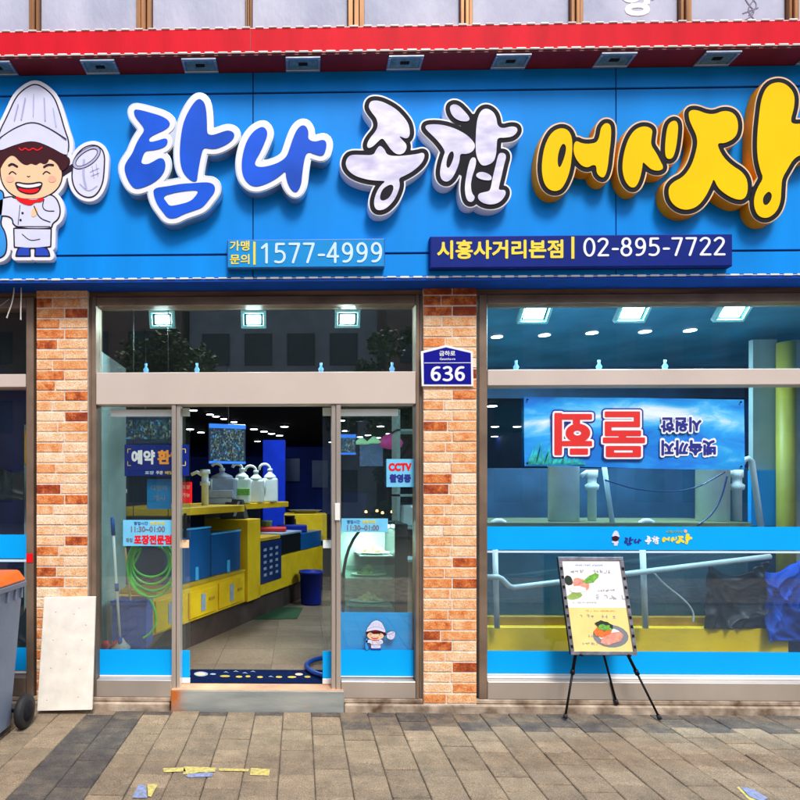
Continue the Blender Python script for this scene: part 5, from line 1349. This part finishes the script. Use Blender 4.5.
# ------------------------------------------------------------------ menu screens hanging
def screen(px0, px1, py0, py1, Y, rz, lab, rows=7, cols=6, bars=True):
    x0, z1 = at(px0, py0, Y); x1, z0 = at(px1, py1, Y); xc = (x0+x1)/2
    wd = (x1-x0)/math.cos(rz)
    t = thing('menu_screen', lab, 'screen', (xc, Y, z0), rotz=rz)
    def loc(bb): return bb.xf(Matrix.Translation((xc, Y, 0)) @ Matrix.Rotation(rz, 4, 'Z') @ Matrix.Translation((-xc, -Y, 0)))
    xa, xb = xc-wd/2, xc+wd/2
    loc(B().box(xa, xb, Y, Y+.04, z0, z1, .004)).build('panel', 'screen_dark', t)
    loc(B().box(xa+.02, xb-.02, Y-.004, Y-.001, z0+.035, z1-.055)).build('menu_picture', 'menu_print', t)
    if bars:
        for q in ((z1-.05, z1-.005), (z0+.005, z0+.03)):
            b = B(); b.box(xa, xb, Y-.004, Y-.001, *q); loc(b).build('title_bar', 'screen_blue', t)
    b = B(); b.box(xc-.01, xc+.01, Y+.01, Y+.03, z1, CEIL-.001); b.build('hanger', 'black_plastic', t)
screen(210, 245, 424, 464, 2.4, .35, 'hanging menu screen with blue bars seen through the open doorway')
screen(115, 173, 414, 443, 1.0, 0.0, 'wide green menu board behind the left glass panel', 6, 12, False)
screen(340, 356, 434, 455, 3.2, 0.1, 'small blue screen seen at the left side of the right glass panel', 4, 4)

# back scene: blue column, panels, doors
b = B(); x0 = at(263, 440, 5.2)[0]; x1 = at(285, 440, 5.2)[0]; b.box(x0, x1, 5.2, 5.6, FZ, at(270, 440, 5.2)[1]); b.solo('column', 'pillar_blue', 'bright blue square column at the back of the shop', 'column')
b = B(); x0 = at(286, 440, 6.5)[0]; x1 = at(334, 440, 6.5)[0]; b.box(x0, x1, 6.5, 6.56, FZ, 2.35)
for k in range(3): b.box(x0+.05+k*.5, x0+.47+k*.5, 6.48, 6.498, .9, 1.5, .004)
b.solo('blue_partition', 'wall_navy', 'dark navy panelled partition at the back of the shop', 'partition')
b = B(); b.box(at(190, 440, 7)[0], at(262, 440, 7)[0], 7, 7.06, FZ, 2.2); b.solo('blue_partition', 'wall_navy', 'plain navy partition behind the hanging menu screen', 'partition')

# ------------------------------------------------------------------ right panel: display fridge
Yd = .32; fx0, fx1 = X(337, Yd)+.04, X(408, Yd)
fz1 = at(370, 528, Yd)[1]
fd = thing('display_fridge', 'refrigerated display case with plates of food behind the right glass panel', 'fridge', ((fx0+fx1)/2, Yd, FZ))
B().box(fx0, fx1, Yd, Yd+.55, FZ, .58, .006).build('base', 'film_blue', fd)
b = B(); b.box(fx0+.02, fx1-.102, Yd+.515, Yd+.528, .583, fz1-.01); b.build('back_panel', 'shelf_glass', fd)
b = B(); b.box(fx1-.10, fx1, Yd+.01, Yd+.55, .582, fz1+.03, .004); b.box(fx0, fx1-.101, Yd+.53, Yd+.55, .582, fz1, .002); b.build('side', 'fridge_dark', fd)
b = B()
# curved front corner bar
arc = [(fx0+.01, Yd+.02, .60), (fx0+.012, Yd+.02, .85), (fx0+.05, Yd+.02, 1.05), (fx0+.13, Yd+.02, 1.2), (fx0+.25, Yd+.02, fz1)]
arc = [(fx0+.01, Yd+.02, .60)]+[(fx0+.01+.26*(1-math.cos(a)), Yd+.02, .86+.45*math.sin(a)) for a in [math.pi/2*k/8 for k in range(9)]]
b.tube(arc, .012, 8); b.tube([(arc[-1][0], Yd+.02, arc[-1][2]), (fx1-.1, Yd+.02, arc[-1][2])], .012, 8); b.build('corner_bar', 'black_plastic', fd)
for k, (py, m, lab) in enumerate(((555, 'food_cream', 'upper'), (577, 'food_green', 'middle'), (604, 'food_cream', 'lowest'))):
    zz = at(375, py, Yd+.1)[1]
    x_in = fx0+(.04, .03, .14)[2-k]
    B().box(x_in, fx1-.105, Yd+.05, Yd+.5, zz-.012, zz, .002).build('shelf', 'shelf_glass', fd)
    pc = ((fx0+fx1)/2-.03+.03*(k == 0), Yd+.17)
    pl_ = thing('food_plate', f'oval plate of seafood on the {lab} shelf of the display fridge', 'plate', (pc[0], pc[1], zz+.001), group='plates in the display fridge')
    B().lathe((pc[0], pc[1], zz+.001), [(.06, 0), (.12, .012), (.125, .016), (.11, .016)], 24, sx=1.15, sy=.7).build('dish', 'plastic_white', pl_)
    rf_ = random.Random(k); fb = B()
    for q in range(26):
        a = rf_.uniform(0, 6.28); r_ = rf_.uniform(0, .085); bm = bmesh.new(); bmesh.ops.create_icosphere(bm, subdivisions=1, radius=rf_.uniform(.012, .022))
        for v in bm.verts: v.co *= 1+rf_.uniform(-.3, .3)
        bm.transform(Matrix.Translation((pc[0]+r_*math.cos(a)*1.1, pc[1]+r_*math.sin(a)*.6, zz+.02+.05*(1-r_/.085))))
        fb.add(bm)
    fb.build('food', m, pl_)
B().box(fx0+.02, fx1-.101, Yd+.012, Yd+.018, .60, .98).build('front_glass', 'display_glass', fd)
fl_ = bpy.data.lights.new('fridge_lamp', 'AREA'); fl_.energy = 9; fl_.size = .3; fl_.color = (.8, 1, .9)
lo = bpy.data.objects.new('fridge_lamp', fl_); COL.objects.link(lo); lo.parent = fd; lo.location = (0, .25, fz1-FZ-.02)
b = B(); b.box(fx0+.1, fx1-.11, Yd+.2, Yd+.26, fz1-.01, fz1+.012, .004); b.build('lamp_tube', 'lamp_glow', fd)
t = thing('open_shelving', 'dark shelving with pale goods behind the right glass panel', 'shelves', (X(405, 1.2), 1.2, FZ))
x0, x1 = X(397, 1.2), X(420, 1.2); b = B()
for z in (.9, 1.2, 1.5, 1.8, 2.1): b.box(x0, x1, 1.2, 1.5, z, z+.02)
b.box(x0, x0+.03, 1.2, 1.5, FZ, 2.3); b.build('rack', 'wall_teal', t)
b = B(); b.box(x0+.05, x1-.02, 1.25, 1.4, 1.225, 1.42, .02); b.build('goods', 'plastic_white', t)
# small lit signs far back in the right panel
b = B(); x0, z1 = at(360, 441, 5); x1, z0 = at(383, 466, 5); b.box(x0, x1, 5, 5.05, z0, z1); b.solo('wall_picture', mat('wallpic', (.03, .06, .16), .6, var=.6, scale=7, emis=((.05, .1, .2), .35)), 'dim picture panel far behind the right glass panel', 'picture')
b = B()
for px, py in ((361.5, 444), (374, 443)):
    x, z = at(px, py, 4.9); b.lathe((x, 4.9, z), [(.02, .1), (.07, .06), (.13, 0)], 12)
b.solo('wall_lamp', mat('green_glow', (.2, .5, .3), .5, emis=((.3, .65, .35), .35)), 'pair of dim green shaded lamps far behind the right glass panel', 'lamp')
b = B(); x, z = at(391, 449, 4.9); b.lathe((x, 4.9, z), [(.05, 0), (.16, .03), (.19, .1), (.12, .2), (.03, .24)], 10); b.solo('pink_lamp', mat('pink_glow', (.5, .05, .3), .5, emis=((.5, .04, .25), .2)), 'magenta hanging decoration far behind the right glass panel', 'decoration')
for i, (px, py) in enumerate(((366, 513), (377, 512), (382.5, 514), (392, 513), (604, 515), (660, 519.5), (525, 519.5))):
    x, z = at(px, py, 3.0); b = B(); b.lathe((x, 3.0, z), [(.006, 0), (.018, .006), (.012, .03)], 8)
    b.solo('warm_lamp', mat('warm_glow', (.9, .5, .2), .5, emis=((1, .5, .15), 3.)), ['first tiny warm lamp low behind the right glass panel', 'second tiny warm lamp low behind the right glass panel', 'third tiny warm lamp low behind the right glass panel', 'fourth tiny warm lamp low behind the right glass panel', 'tiny warm light low in the big window under the banner', 'tiny warm light low in the big window right of the cook logo', 'tiny warm light low in the big window near its left end'][i], 'lamp', group='tiny warm lights inside')

# ------------------------------------------------------------------ right window: tanks, pipes, tarpaulins
Yw = .42
tk = thing('window_tank', 'long glass fish tank on a yellow base behind the right window', 'fish tank', (X(620, Yw), Yw, FZ))
x0, x1 = X(487, Yw), X(789, Yw); zb0, zb1 = FZ, Z(627.5, Yw, 640)
B().box(x0, x1, Yw, Yw+.9, zb0+.08, zb1, .006).build('base', mat('tank_base_yellow', (.90, .58, .006), .45, var=.12, scale=3), tk)
b = B(); b.box(x0, X(760, Yw), Yw+.06, Yw+.84, zb1+.001, zb1+.07, .004); b.build('ledge', 'counter_yellow_edge', tk)
zg1 = Z(528, Yw, 640)
b = B(); b.box(x0+.02, X(758, Yw), Yw+.10, Yw+.80, zb1+.072, zg1); b.build('tank', 'tank_glass', tk)
b = B(); b.box(x0+.02, X(758, Yw), Yw+.06, Yw+.84, zg1+.002, zg1+.04, .004); b.build('rim', mat('rim_olive', (.10, .12, .05), .6), tk)
# wall unit behind the tank
b = B(); b.box(x0-.1, X(700, 1.6)+1.2, 1.6, 1.66, FZ, Z(468, 1.6, 640)); b.solo('back_partition', 'wall_grey_blue', 'grey blue half height partition behind the window tank', 'partition')
def pipe(pts, r, m, lab, name='pipe', cat='pipe', smooth=0, group='pipes behind the right window'):
    b = B(); pp = chaikin([p[:2] for p in pts], smooth, False) if smooth else [p[:2] for p in pts]
    Y = pts[0][2]; b.tube([P3(px, py, Y) for px, py in pp], r, 12); return b.solo(name, m, lab, cat, group=group)
pipe([(486, 577, .30), (498, 577, .30), (502, 579, .3), (509, 586, .30), (514, 587.5, .3), (770, 556.5, .30)], .021, 'pipe_pvc', 'long pale pipe rising slightly across the lower window with a bend at its left end')
pipe([(495, 548, .34), (497, 628, .34)], .021, 'pipe_pvc', 'short upright pale pipe at the left end of the lower window')
pipe([(642.5, 548, .34), (645.5, 628, .34)], .021, 'pipe_pvc', 'upright pale pipe in the middle of the lower window')
pipe([(604, 465, .50), (613, 527, .50)], .018, 'pipe_pvc', 'slim slanting pale pipe under the left part of the banner')
pipe([(742, 464, .36), (744, 460, .36), (748, 458.5, .36), (751.5, 461, .36), (761, 527, .36)], .021, 'pipe_pvc', 'bent pale pipe slanting down right of the banner')
pipe([(492, 527, .5), (493, 521, .5), (504, 521, .5), (505, 527, .5)], .020, 'pipe_white', 'small pale pipe bend just above the blue band at the left', smooth=1)
pipe([(640, 527, .5), (641, 521, .5), (652, 521, .5), (653, 527, .5)], .020, 'pipe_white', 'small pale pipe bend just above the blue band in the middle', smooth=1)
pipe([(654, 573, .36), (665, 585, .36), (685, 600, .36), (694, 612, .36), (693, 622, .36)], .006, 'plastic_white', 'thin pale cable curving down in the lower window', 'cable', 'cable', 2, None)
pipe([(605, 480, .48), (640, 491, .48), (690, 492, .48), (725, 472, .48)], .006, 'tank_navy', 'thin dark cable sagging below the banner', 'cable', 'cable', 2, None)
pipe([(727, 476, .47), (722, 497, .47), (712, 515, .47), (698, 525, .47)], .006, 'tank_navy', 'thin dark cable curving down beside the big white cylinder', 'cable', 'cable', 2, None)
def skimmer(px0, px1, py0, lab, Y=.72):
    xc = (X(px0, Y)+X(px1, Y))/2; r = (X(px1, Y)-X(px0, Y))/2; z0 = zg1+.042; z1 = Z(py0, Y, px0)
    t = thing('filter_cylinder', lab, 'filter', (xc, Y, z0), group='white filter cylinders on the window tank')
    B().lathe((xc, Y, z0), [(r, 0), (r, z1-z0-.03), (r*1.05, z1-z0-.028), (r*1.05, z1-z0), (r*.9, z1-z0)], 32).build('cylinder', 'pipe_white', t)
def fitting(px, py0, lab, Y=.70, r=.034):
    xc = X(px, Y); z0 = zg1+.042; z1 = Z(py0, Y, px); h = z1-z0
    t = thing('pipe_fitting', lab, 'pipe', (xc, Y, z0), group='jointed pipe fittings on the window tank')
    B().lathe((xc, Y, z0), [(r, 0), (r, h*.60), (r*1.45, h*.62), (r*1.6, h*.70), (r, h*.74), (r, h*.84), (r*1.3, h*.86), (r*1.3, h)], 20).build('pipe', 'pipe_white', t)
    b = B(); b.tube([(xc, Y, z0+h*.86), (xc-.05, Y, z0+h*.95), (xc-.09, Y, z0+h*.88)], r*.6, 10); b.build('branch', 'pipe_white', t)
skimmer(549, 578, 463, 'tall white filter cylinder on the tank under the left of the banner'); fitting(592, 470, 'jointed white pipe fitting beside the left filter cylinder')
skimmer(698, 727, 463, 'tall white filter cylinder on the tank under the right of the banner'); fitting(737, 470, 'jointed white pipe fitting beside the right filter cylinder')
# column and panels at the right end
b = B(); Y = 1.0; b.lathe(((X(778, Y)+X(794, Y))/2, Y, FZ), [((X(794, Y)-X(778, Y))/2, 0), ((X(794, Y)-X(778, Y))/2, 2.7)], 20); b.solo('yellow_pipe_column', mat('olive_yellow', (.34, .30, .03), .5, var=.2, scale=2), 'thick olive yellow vertical pipe near the right edge of the window', 'column')
b = B(); b.box(X(753, 1.1), X(777, 1.1), 1.1, 1.15, Z(470, 1.1, 765), 2.9); b.solo('pale_partition', 'wall_teal', 'pale teal wall panel left of the olive yellow column', 'panel')
b = B(); b.box(X(751, 1.05), X(776, 1.05), 1.05, 1.09, Z(526, 1.05, 765), Z(470.5, 1.05, 765), .003); b.solo('blue_panel', 'board_blue', 'blue panel below the pale wall panel beside the olive column', 'panel')
b = B(); b.box(X(795, 1.1), X(840, 1.1), 1.12, 1.17, FZ, 2.9); b.solo('pale_partition', 'wall_teal', 'pale teal wall panel right of the olive yellow column', 'panel')
from mathutils import noise as mnoise
def tfold(px, py, seed):
    u, v = px*.045+seed*9.1, py*.028
    d = mnoise.noise(Vector((u*.6, v*.8, seed)))*1.3
    r = 1-abs(mnoise.noise(Vector((u+v*.8+d, v*.35-u*.2, seed+3))))*2
    r2 = 1-abs(mnoise.noise(Vector((u*1.1-v*1.6+d*1.5, v*.9+u*.3, seed+7))))*2
    return -(.9*r*r*r+.7*r2*r2*r2+.8*d)
def tarp(px0, px1, py0, py1, Y, m, lab, seed, amp=.05):
    rr = random.Random(seed); bm = bmesh.new(); N, K = 70, 56; g_ = []
    ph = [rr.uniform(0, 6) for _ in range(6)]
    for k in (0, 1):
        for i in range(N+1):
            for j in range(K+1):
                a, c = i/N, j/K
                sx = 1-.18*c*(1 if a > .5 else -1)*abs(a-.5)*2
                px = px0+(px1-px0)*a; py = py0+(py1-py0)*c+7*math.sin(a*5+ph[0])*(1-c)
                y = Y+amp*tfold(px, py, seed)+k*.012
                x, z = W(px, py, Y); g_.append(bm.verts.new((x, y, z)))
    s0 = (N+1)*(K+1)
    for k in (0, 1):
        for i in range(N):
            for j in range(K):
                q = [k*s0+i*(K+1)+j, k*s0+(i+1)*(K+1)+j, k*s0+(i+1)*(K+1)+j+1, k*s0+i*(K+1)+j+1]; bm.faces.new([g_[v] for v in (q if k else q[::-1])])
    ring = [i*(K+1) for i in range(N+1)]+[N*(K+1)+j for j in range(1, K+1)]+[i*(K+1)+K for i in range(N-1, -1, -1)]+[j for j in range(K-1, 0, -1)]
    for u, v in zip(ring, ring[1:]+ring[:1]): bm.faces.new([g_[u], g_[v], g_[v+s0], g_[u+s0]])
    bmesh.ops.recalc_face_normals(bm, faces=bm.faces[:])
    b = B(); b.add(bm, True); return b.solo('tarpaulin', m, lab, 'tarpaulin')
tarp(764, 822, 566, 640, .40, 'tarp_blue', 'crumpled bright blue tarpaulin at the right end of the lower window', 1, .05)
tarp(704, 768, 568, 628, .42, 'tarp_black', 'dark plastic sheet piled over the tank right of the middle', 2, .045)
b = B(); b.box(X(786, .6), X(860, .6), .6, .9, FZ, Z(640, .6, 790), .01); b.solo('dark_box', 'tank_navy', 'dark navy box on the floor right of the yellow tank base', 'box')

# left neighbour window contents
b = B(); b.box(X(24, .5), X(30, .5), .5, .56, Z(465, .5, 25), Z(430, .5, 25), .005); b.solo('yellow_post', 'counter_yellow', 'short yellow upright inside the far left window', 'post')
b = B(); b.box(X(23, .6), X(30, .6), .62, .68, FZ, 2.1); b.solo('pale_upright', 'wall_teal', 'pale upright behind the yellow post in the far left window', 'post')
tarp(-30, 24, 466, 500, .5, 'tarp_black', 'dark covered heap inside the far left window', 5, .03)
tarp(8, 26, 610, 676, .4, 'tarp_black', 'dark plastic sheet low inside the far left window', 6, .02)

# ------------------------------------------------------------------ lamps of the shop
def arealamp(x, y, z, size, e, col, rot=(0, 0, 0), parent=None):
    l = bpy.data.lights.new('lamp_light', 'AREA'); l.energy = e; l.size = size; l.color = col
    o = bpy.data.objects.new('lamp_light', l); COL.objects.link(o); o.location = (x, y, z); o.rotation_euler = rot
    if parent: o.parent = parent; o.location = Vector((x, y, z))-parent.location
    return o
def flood(px, py, Y, glow, lab, w_=.25, h_=.16, e=16, col=(.7, 1, 1), tilt=.95):
    x, z = W(px, py, Y); t = thing('floodlight', lab, 'lamp', (x, Y, z), group='lit square floodlights inside over the shop front')
    R = Matrix.Translation((x, Y, z)) @ Matrix.Rotation(tilt, 4, 'X')
    def lb(x0, x1, y0, y1, z0, z1, bv=0): return B().box(x0, x1, y0, y1, z0, z1, bv).xf(R)
    f_ = B(); fw = .022
    for q in ((-w_/2, w_/2, h_/2-fw, h_/2), (-w_/2, w_/2, -h_/2, -h_/2+fw), (-w_/2, -w_/2+fw, -h_/2+fw+.001, h_/2-fw-.001), (w_/2-fw, w_/2, -h_/2+fw+.001, h_/2-fw-.001)): f_.box(q[0], q[1], -.012, .03, q[2], q[3], .002)
    f_.xf(R).build('frame', 'flood_frame', t)
    lb(-w_/2+fw+.001, w_/2-fw-.001, .018, .03, -h_/2+fw+.001, h_/2-fw-.001).build('reflector', 'black_plastic', t)
    lb(-w_/2+fw+.020, w_/2-fw-.020, .002, .017, -h_/2+fw+.012, h_/2-fw-.012, .004).build('lens', glow, t)
    b = B(); b.box(x-.012, x+.012, Y+.03, Y+.05, z, CEIL-.001); b.build('bracket', 'black_plastic', t)
    l_ = bpy.data.lights.new('lamp_light', 'AREA'); l_.shape = 'RECTANGLE'; l_.size = w_-2*fw-.042; l_.size_y = h_-2*fw-.026; l_.energy = e; l_.color = col
    o_ = bpy.data.objects.new('lamp_light', l_); COL.objects.link(o_); o_.parent = t; o_.location = R.to_3x3() @ Vector((0, -.001, 0)); o_.rotation_euler = (tilt-math.pi/2, 0, 0)
for i, (px, py) in enumerate(((162, 319.5), (253.5, 319.5), (347.5, 319))):
    flood(px, py, .36, 'flood_glow', ['lit square floodlight at the left above the entrance', 'lit square floodlight in the middle above the entrance', 'lit square floodlight at the right above the entrance'][i], .195, .135, 8, (.75, 1, 1), .25)
for i, (px, py) in enumerate(((535, 314), (633, 313), (733, 312))):
    flood(px, py, .34, 'flood_glow_blue', ['lit bluish floodlight at the left of the big window top', 'lit bluish floodlight in the middle of the big window top', 'lit bluish floodlight at the right of the big window top'][i], .235, .16, 16, (.5, .86, 1), .80)
# ceiling downlights: one lamp and its copies
def downlight():
    t = thing('downlight', 'x', 'downlight', (0, 0, 0), group='round downlights in the shop ceiling')
    B().lathe((0, 0, -.028), [(.075, 0), (.085, .006), (.085, .026), (.07, .026)], 20).build('ring', 'black_plastic', t)
    B().lathe((0, 0, -.036), [(.055, 0), (.07, .003), (.07, .007), (.05, .007)], 20).build('lens', 'spot_glow', t)
    return t
dl0 = downlight(); dn_ = [0]
def put_downlight(px, py, lab, z=CEIL, sc=1.):
    d = F*(z-CH)/(CY-py); Y = d-CD
    if dn_[0] == 0: t = dl0
    else:
        t = dl0.copy(); COL.objects.link(t)
        for ch in dl0.children:
            c = ch.copy(); COL.objects.link(c); c.parent = t
    dn_[0] += 1
    t.location = (X(px, Y), Y, z-.001); t['label'] = lab; t.scale = (sc, sc, sc)
    return t
ordn = ['first', 'second', 'third', 'fourth', 'fifth', 'sixth', 'seventh', 'eighth', 'ninth', 'tenth', 'eleventh', 'twelfth', 'thirteenth', 'fourteenth', 'fifteenth', 'sixteenth', 'seventeenth', 'eighteenth']
for i, (px, py) in enumerate(((497, 335.5), (544.5, 334), (592, 332), (645, 331), (690, 330))):
    put_downlight(px, py, f'{ordn[i]} downlight from the left in the bright row behind the big window top', sc=.72)
door_l = ((193.5, 408.5), (210, 412.8), (216, 414.8), (224, 417.3), (234, 420.6), (201, 430.8), (190, 427.5), (254, 427.6), (264, 430.0), (271.5, 432.2), (279.5, 434.2), (284.5, 425), (257.5, 440), (278, 439.8))
for i, (px, py) in enumerate(door_l):
    put_downlight(px, py, f'{ordn[i]} downlight counting from the left seen through the open doorway' if False else f'small downlight in the doorway ceiling, {["nearest of all at the top left","nearest of the slanting pair","farther of the slanting pair","above the left corner of the menu screen","above the middle of the menu screen","right beside the left door leaf","on the glass edge of the left leaf","first right of the menu screen","second right of the menu screen","third right of the menu screen","fourth right of the menu screen","high one above the blue column","low one left of the blue column","low one over the blue column"][i]}', sc=.95 if py < 425 else 1.2)
for i, (px, py) in enumerate(((341, 419), (380.5, 425), (389, 432.5), (397.5, 437.5), (368, 434), (360, 435.8), (378, 436.6), (368, 443.5), (396.5, 445), (331.5, 441), (345.5, 429.5))):
    put_downlight(px, py, f'small downlight behind the right glass panel, {["at the far left top","highest in the middle","second highest in the middle","just left of the camera notice corner","left of two close together","leftmost of the middle cluster","centre of the middle cluster","low one above the green lamps","low one above the camera notice","beside the right door leaf","faint one at the left edge"][i]}', sc=1.15)
for i, (px, py) in enumerate(((492, 404.5), (495, 425.5), (517, 425.5), (494.5, 435.5), (513, 436.5), (505, 439), (488, 442.5), (504, 444), (517, 444.5), (495, 449), (508, 449.5), (514, 448), (520, 450.5), (602, 394.5))):
    put_downlight(px, py, f'tiny downlight behind the big window by the banner, {["highest, above all the others","second row left one","second row right one","third row left one","third row right one","third row low one between","far left of the cluster","middle of the cluster","right of the cluster","low left of the cluster","low middle of the cluster","low right of the cluster","lowest at the banner edge","above the top edge of the banner"][i]}', sc=1.2)
# small glowing shapes added on the transom bars in place of reflections
def glint_shape(px, py, Y, lab, r=.05, zbar=0.):
    x = X(px, Y); z = zbar+(.030 if r < .035 else .036); t = thing('small_spotlight', lab, 'lamp', (x, Y, z), group='small blue lamps behind the glass over the bars')
    B().lathe((x, Y, z-.02), [(.012, 0), (r*.8, .012), (r, .03), (r*.4, .05), (.01, .075)], 14).build('shade', mat('blue_lamp', (.2, .5, .9), .5, emis=((.2, .5, 1.), .25)), t)
    B().lathe((x, Y, z-.024), [(r*.5, 0), (r*.7, .004), (r*.6, .012)], 14).build('lens', 'spot_glow', t)
    B().lathe((x, Y, zbar+.001), [(.012, 0), (.012, .004), (.004, .006), (.004, max(.008, z-.021-zbar-.001))], 10).build('foot', 'black_plastic', t)
for i, (px, py) in enumerate(((146, 370.5), (197, 370), (321, 370), (392, 369.5))): glint_shape(px, py, .067, ['leftmost small blue lamp standing on the entrance bar', 'second small blue lamp standing on the entrance bar', 'third small blue lamp standing on the entrance bar', 'rightmost small blue lamp standing on the entrance bar'][i], .020, zt1)
for i, (px, py) in enumerate(((516, 364), (599, 363), (665, 361))): glint_shape(px, py, .067, ['left small pale lamp standing on the bar of the big window', 'middle small pale lamp standing on the bar of the big window', 'right small pale lamp standing on the bar of the big window'][i], .0205, zbm)
# fill lights added under the ceiling for the general light of the downlights
gl = thing('ceiling_lamp_row', 'row of ceiling lamps lighting the deep shop hall', 'lamp', (0, 0, CEIL))
for (x, y, e) in ((-.5, 2.75, 24), (0, 4.6, 4), (1.2, 7.5, 8), (2.3, 2.95, 14), (-.8, 10, 6), (3.4, 3.0, 10)):
    arealamp(x, y, CEIL-.06, .28 if y < 5 else .14, e, (.75, .9, 1), (0, 0, 0), gl)
b = B(); b.box(2.55, 2.95, 5.0, 5.04, CEIL-.05, CEIL-.002); b.build('housing', 'black_plastic', gl)
for px_, py_ in ((544.5, 334), (645, 331)):
    d__ = F*(CEIL-CH)/(CY-py_); l_ = bpy.data.lights.new('lamp_light', 'AREA'); l_.shape = 'DISK'; l_.size = .09; l_.energy = 24; l_.color = (.55, .88, 1)
    o_ = bpy.data.objects.new('lamp_light', l_); COL.objects.link(o_); o_.parent = gl; o_.location = Vector((X(px_, d__-CD), d__-CD, CEIL-.0315))-gl.location
# bluish ceiling panel over the window tank
b = B(); b.box(X(486, .12), 5.1, .13, 2.6, CEIL-.020, CEIL-.004); b.solo('ceiling_panel', mat('ceiling_teal', (.06, .32, .52), .6, var=.3, scale=2), 'blue grey ceiling panel behind the top of the big window', 'ceiling panel')
b = B(); b.box(X(486, 2.6), 5.1, 2.61, 2.66, CEIL-.38, CEIL-.004); b.solo('ceiling_beam', 'wall_grey_blue', 'blue grey drop beam at the back of the ceiling panel', 'beam')
# ------------------------------------------------------------------ across the street (behind the viewer: the glass reflects it)
def opposite(x0, x1, y, h, m, label, seed):
    t = thing('street_building', label, 'building', ((x0+x1)/2, y, 0))
    B().box(x0, x1, y-8, y, 0, h).build('wall', m, t)
    nx = int((x1-x0)/2.2); nz = int(h/3.2)
    for i in range(nx):
        for k in range(nz):
            xa = x0+.6+i*(x1-x0-.8)/nx; za_ = 1+k*3.2
            B().box(xa, xa+1.3, y+.002, y+.05, za_, za_+1.5, .01).build('window', 'window_dark', t)
opposite(-22, -5.5, -22.5, 12, 'facade_brown', 'brown brick building mirrored at the left of the entrance glass', 1)
opposite(-5.2, 3.6, -23, 15, 'facade_grey', 'grey concrete building mirrored in the middle of the entrance glass', 2)
opposite(4.0, 24, -22.5, 11, 'facade_brown', 'low brown building mirrored at the right of the shop glass', 3)
def tree(x, y, h, r, seed, label):
    rr = random.Random(seed); t = thing('street_tree', label, 'tree', (x, y, 0), group='street trees mirrored in the glass')
    b = B(); b.tube([(x, y, 0), (x+.1, y, h*.3), (x-.05, y+.1, h*.62)], [.17, .13, .07], 10)
    for k in range(7):
        a = rr.uniform(0, 6.28); z0 = h*rr.uniform(.3, .55); b.tube([(x, y, z0), (x+r*.6*math.cos(a), y+r*.6*math.sin(a), z0+h*.22)], [.06, .02], 6)
    b.build('trunk', 'bark', t)
    bm = bmesh.new(); cl = [(Vector((rr.gauss(0, .45)*r, rr.gauss(0, .45)*r, h*.66+rr.gauss(0, .16)*h)), rr.uniform(.35, .8)) for _ in range(26)]
    for k in range(6000):
        c, cr_ = rr.choice(cl); v = Vector((rr.gauss(0, 1), rr.gauss(0, 1), rr.gauss(0, 1))); v = c+v.normalized()*cr_*rr.uniform(.5, 1.05)*r*.5+Vector((x, y, 0))
        a = Vector((rr.gauss(0, 1), rr.gauss(0, 1), rr.gauss(0, .6))).normalized()*.11; q = a.cross(Vector((rr.gauss(0, 1), rr.gauss(0, 1), 1))).normalized()*.07
        bm.faces.new([bm.verts.new(v+a), bm.verts.new(v+q), bm.verts.new(v-a), bm.verts.new(v-q)])
    b = B(); b.add(bm); b.build('crown', 'leaf', t)
tree(-4.6, -17, 7.5, 2.2, 1, 'leafy street tree mirrored at the left of the entrance glass')
tree(3.4, -17.5, 7.0, 1.8, 2, 'leafy street tree mirrored at the right of the entrance glass')
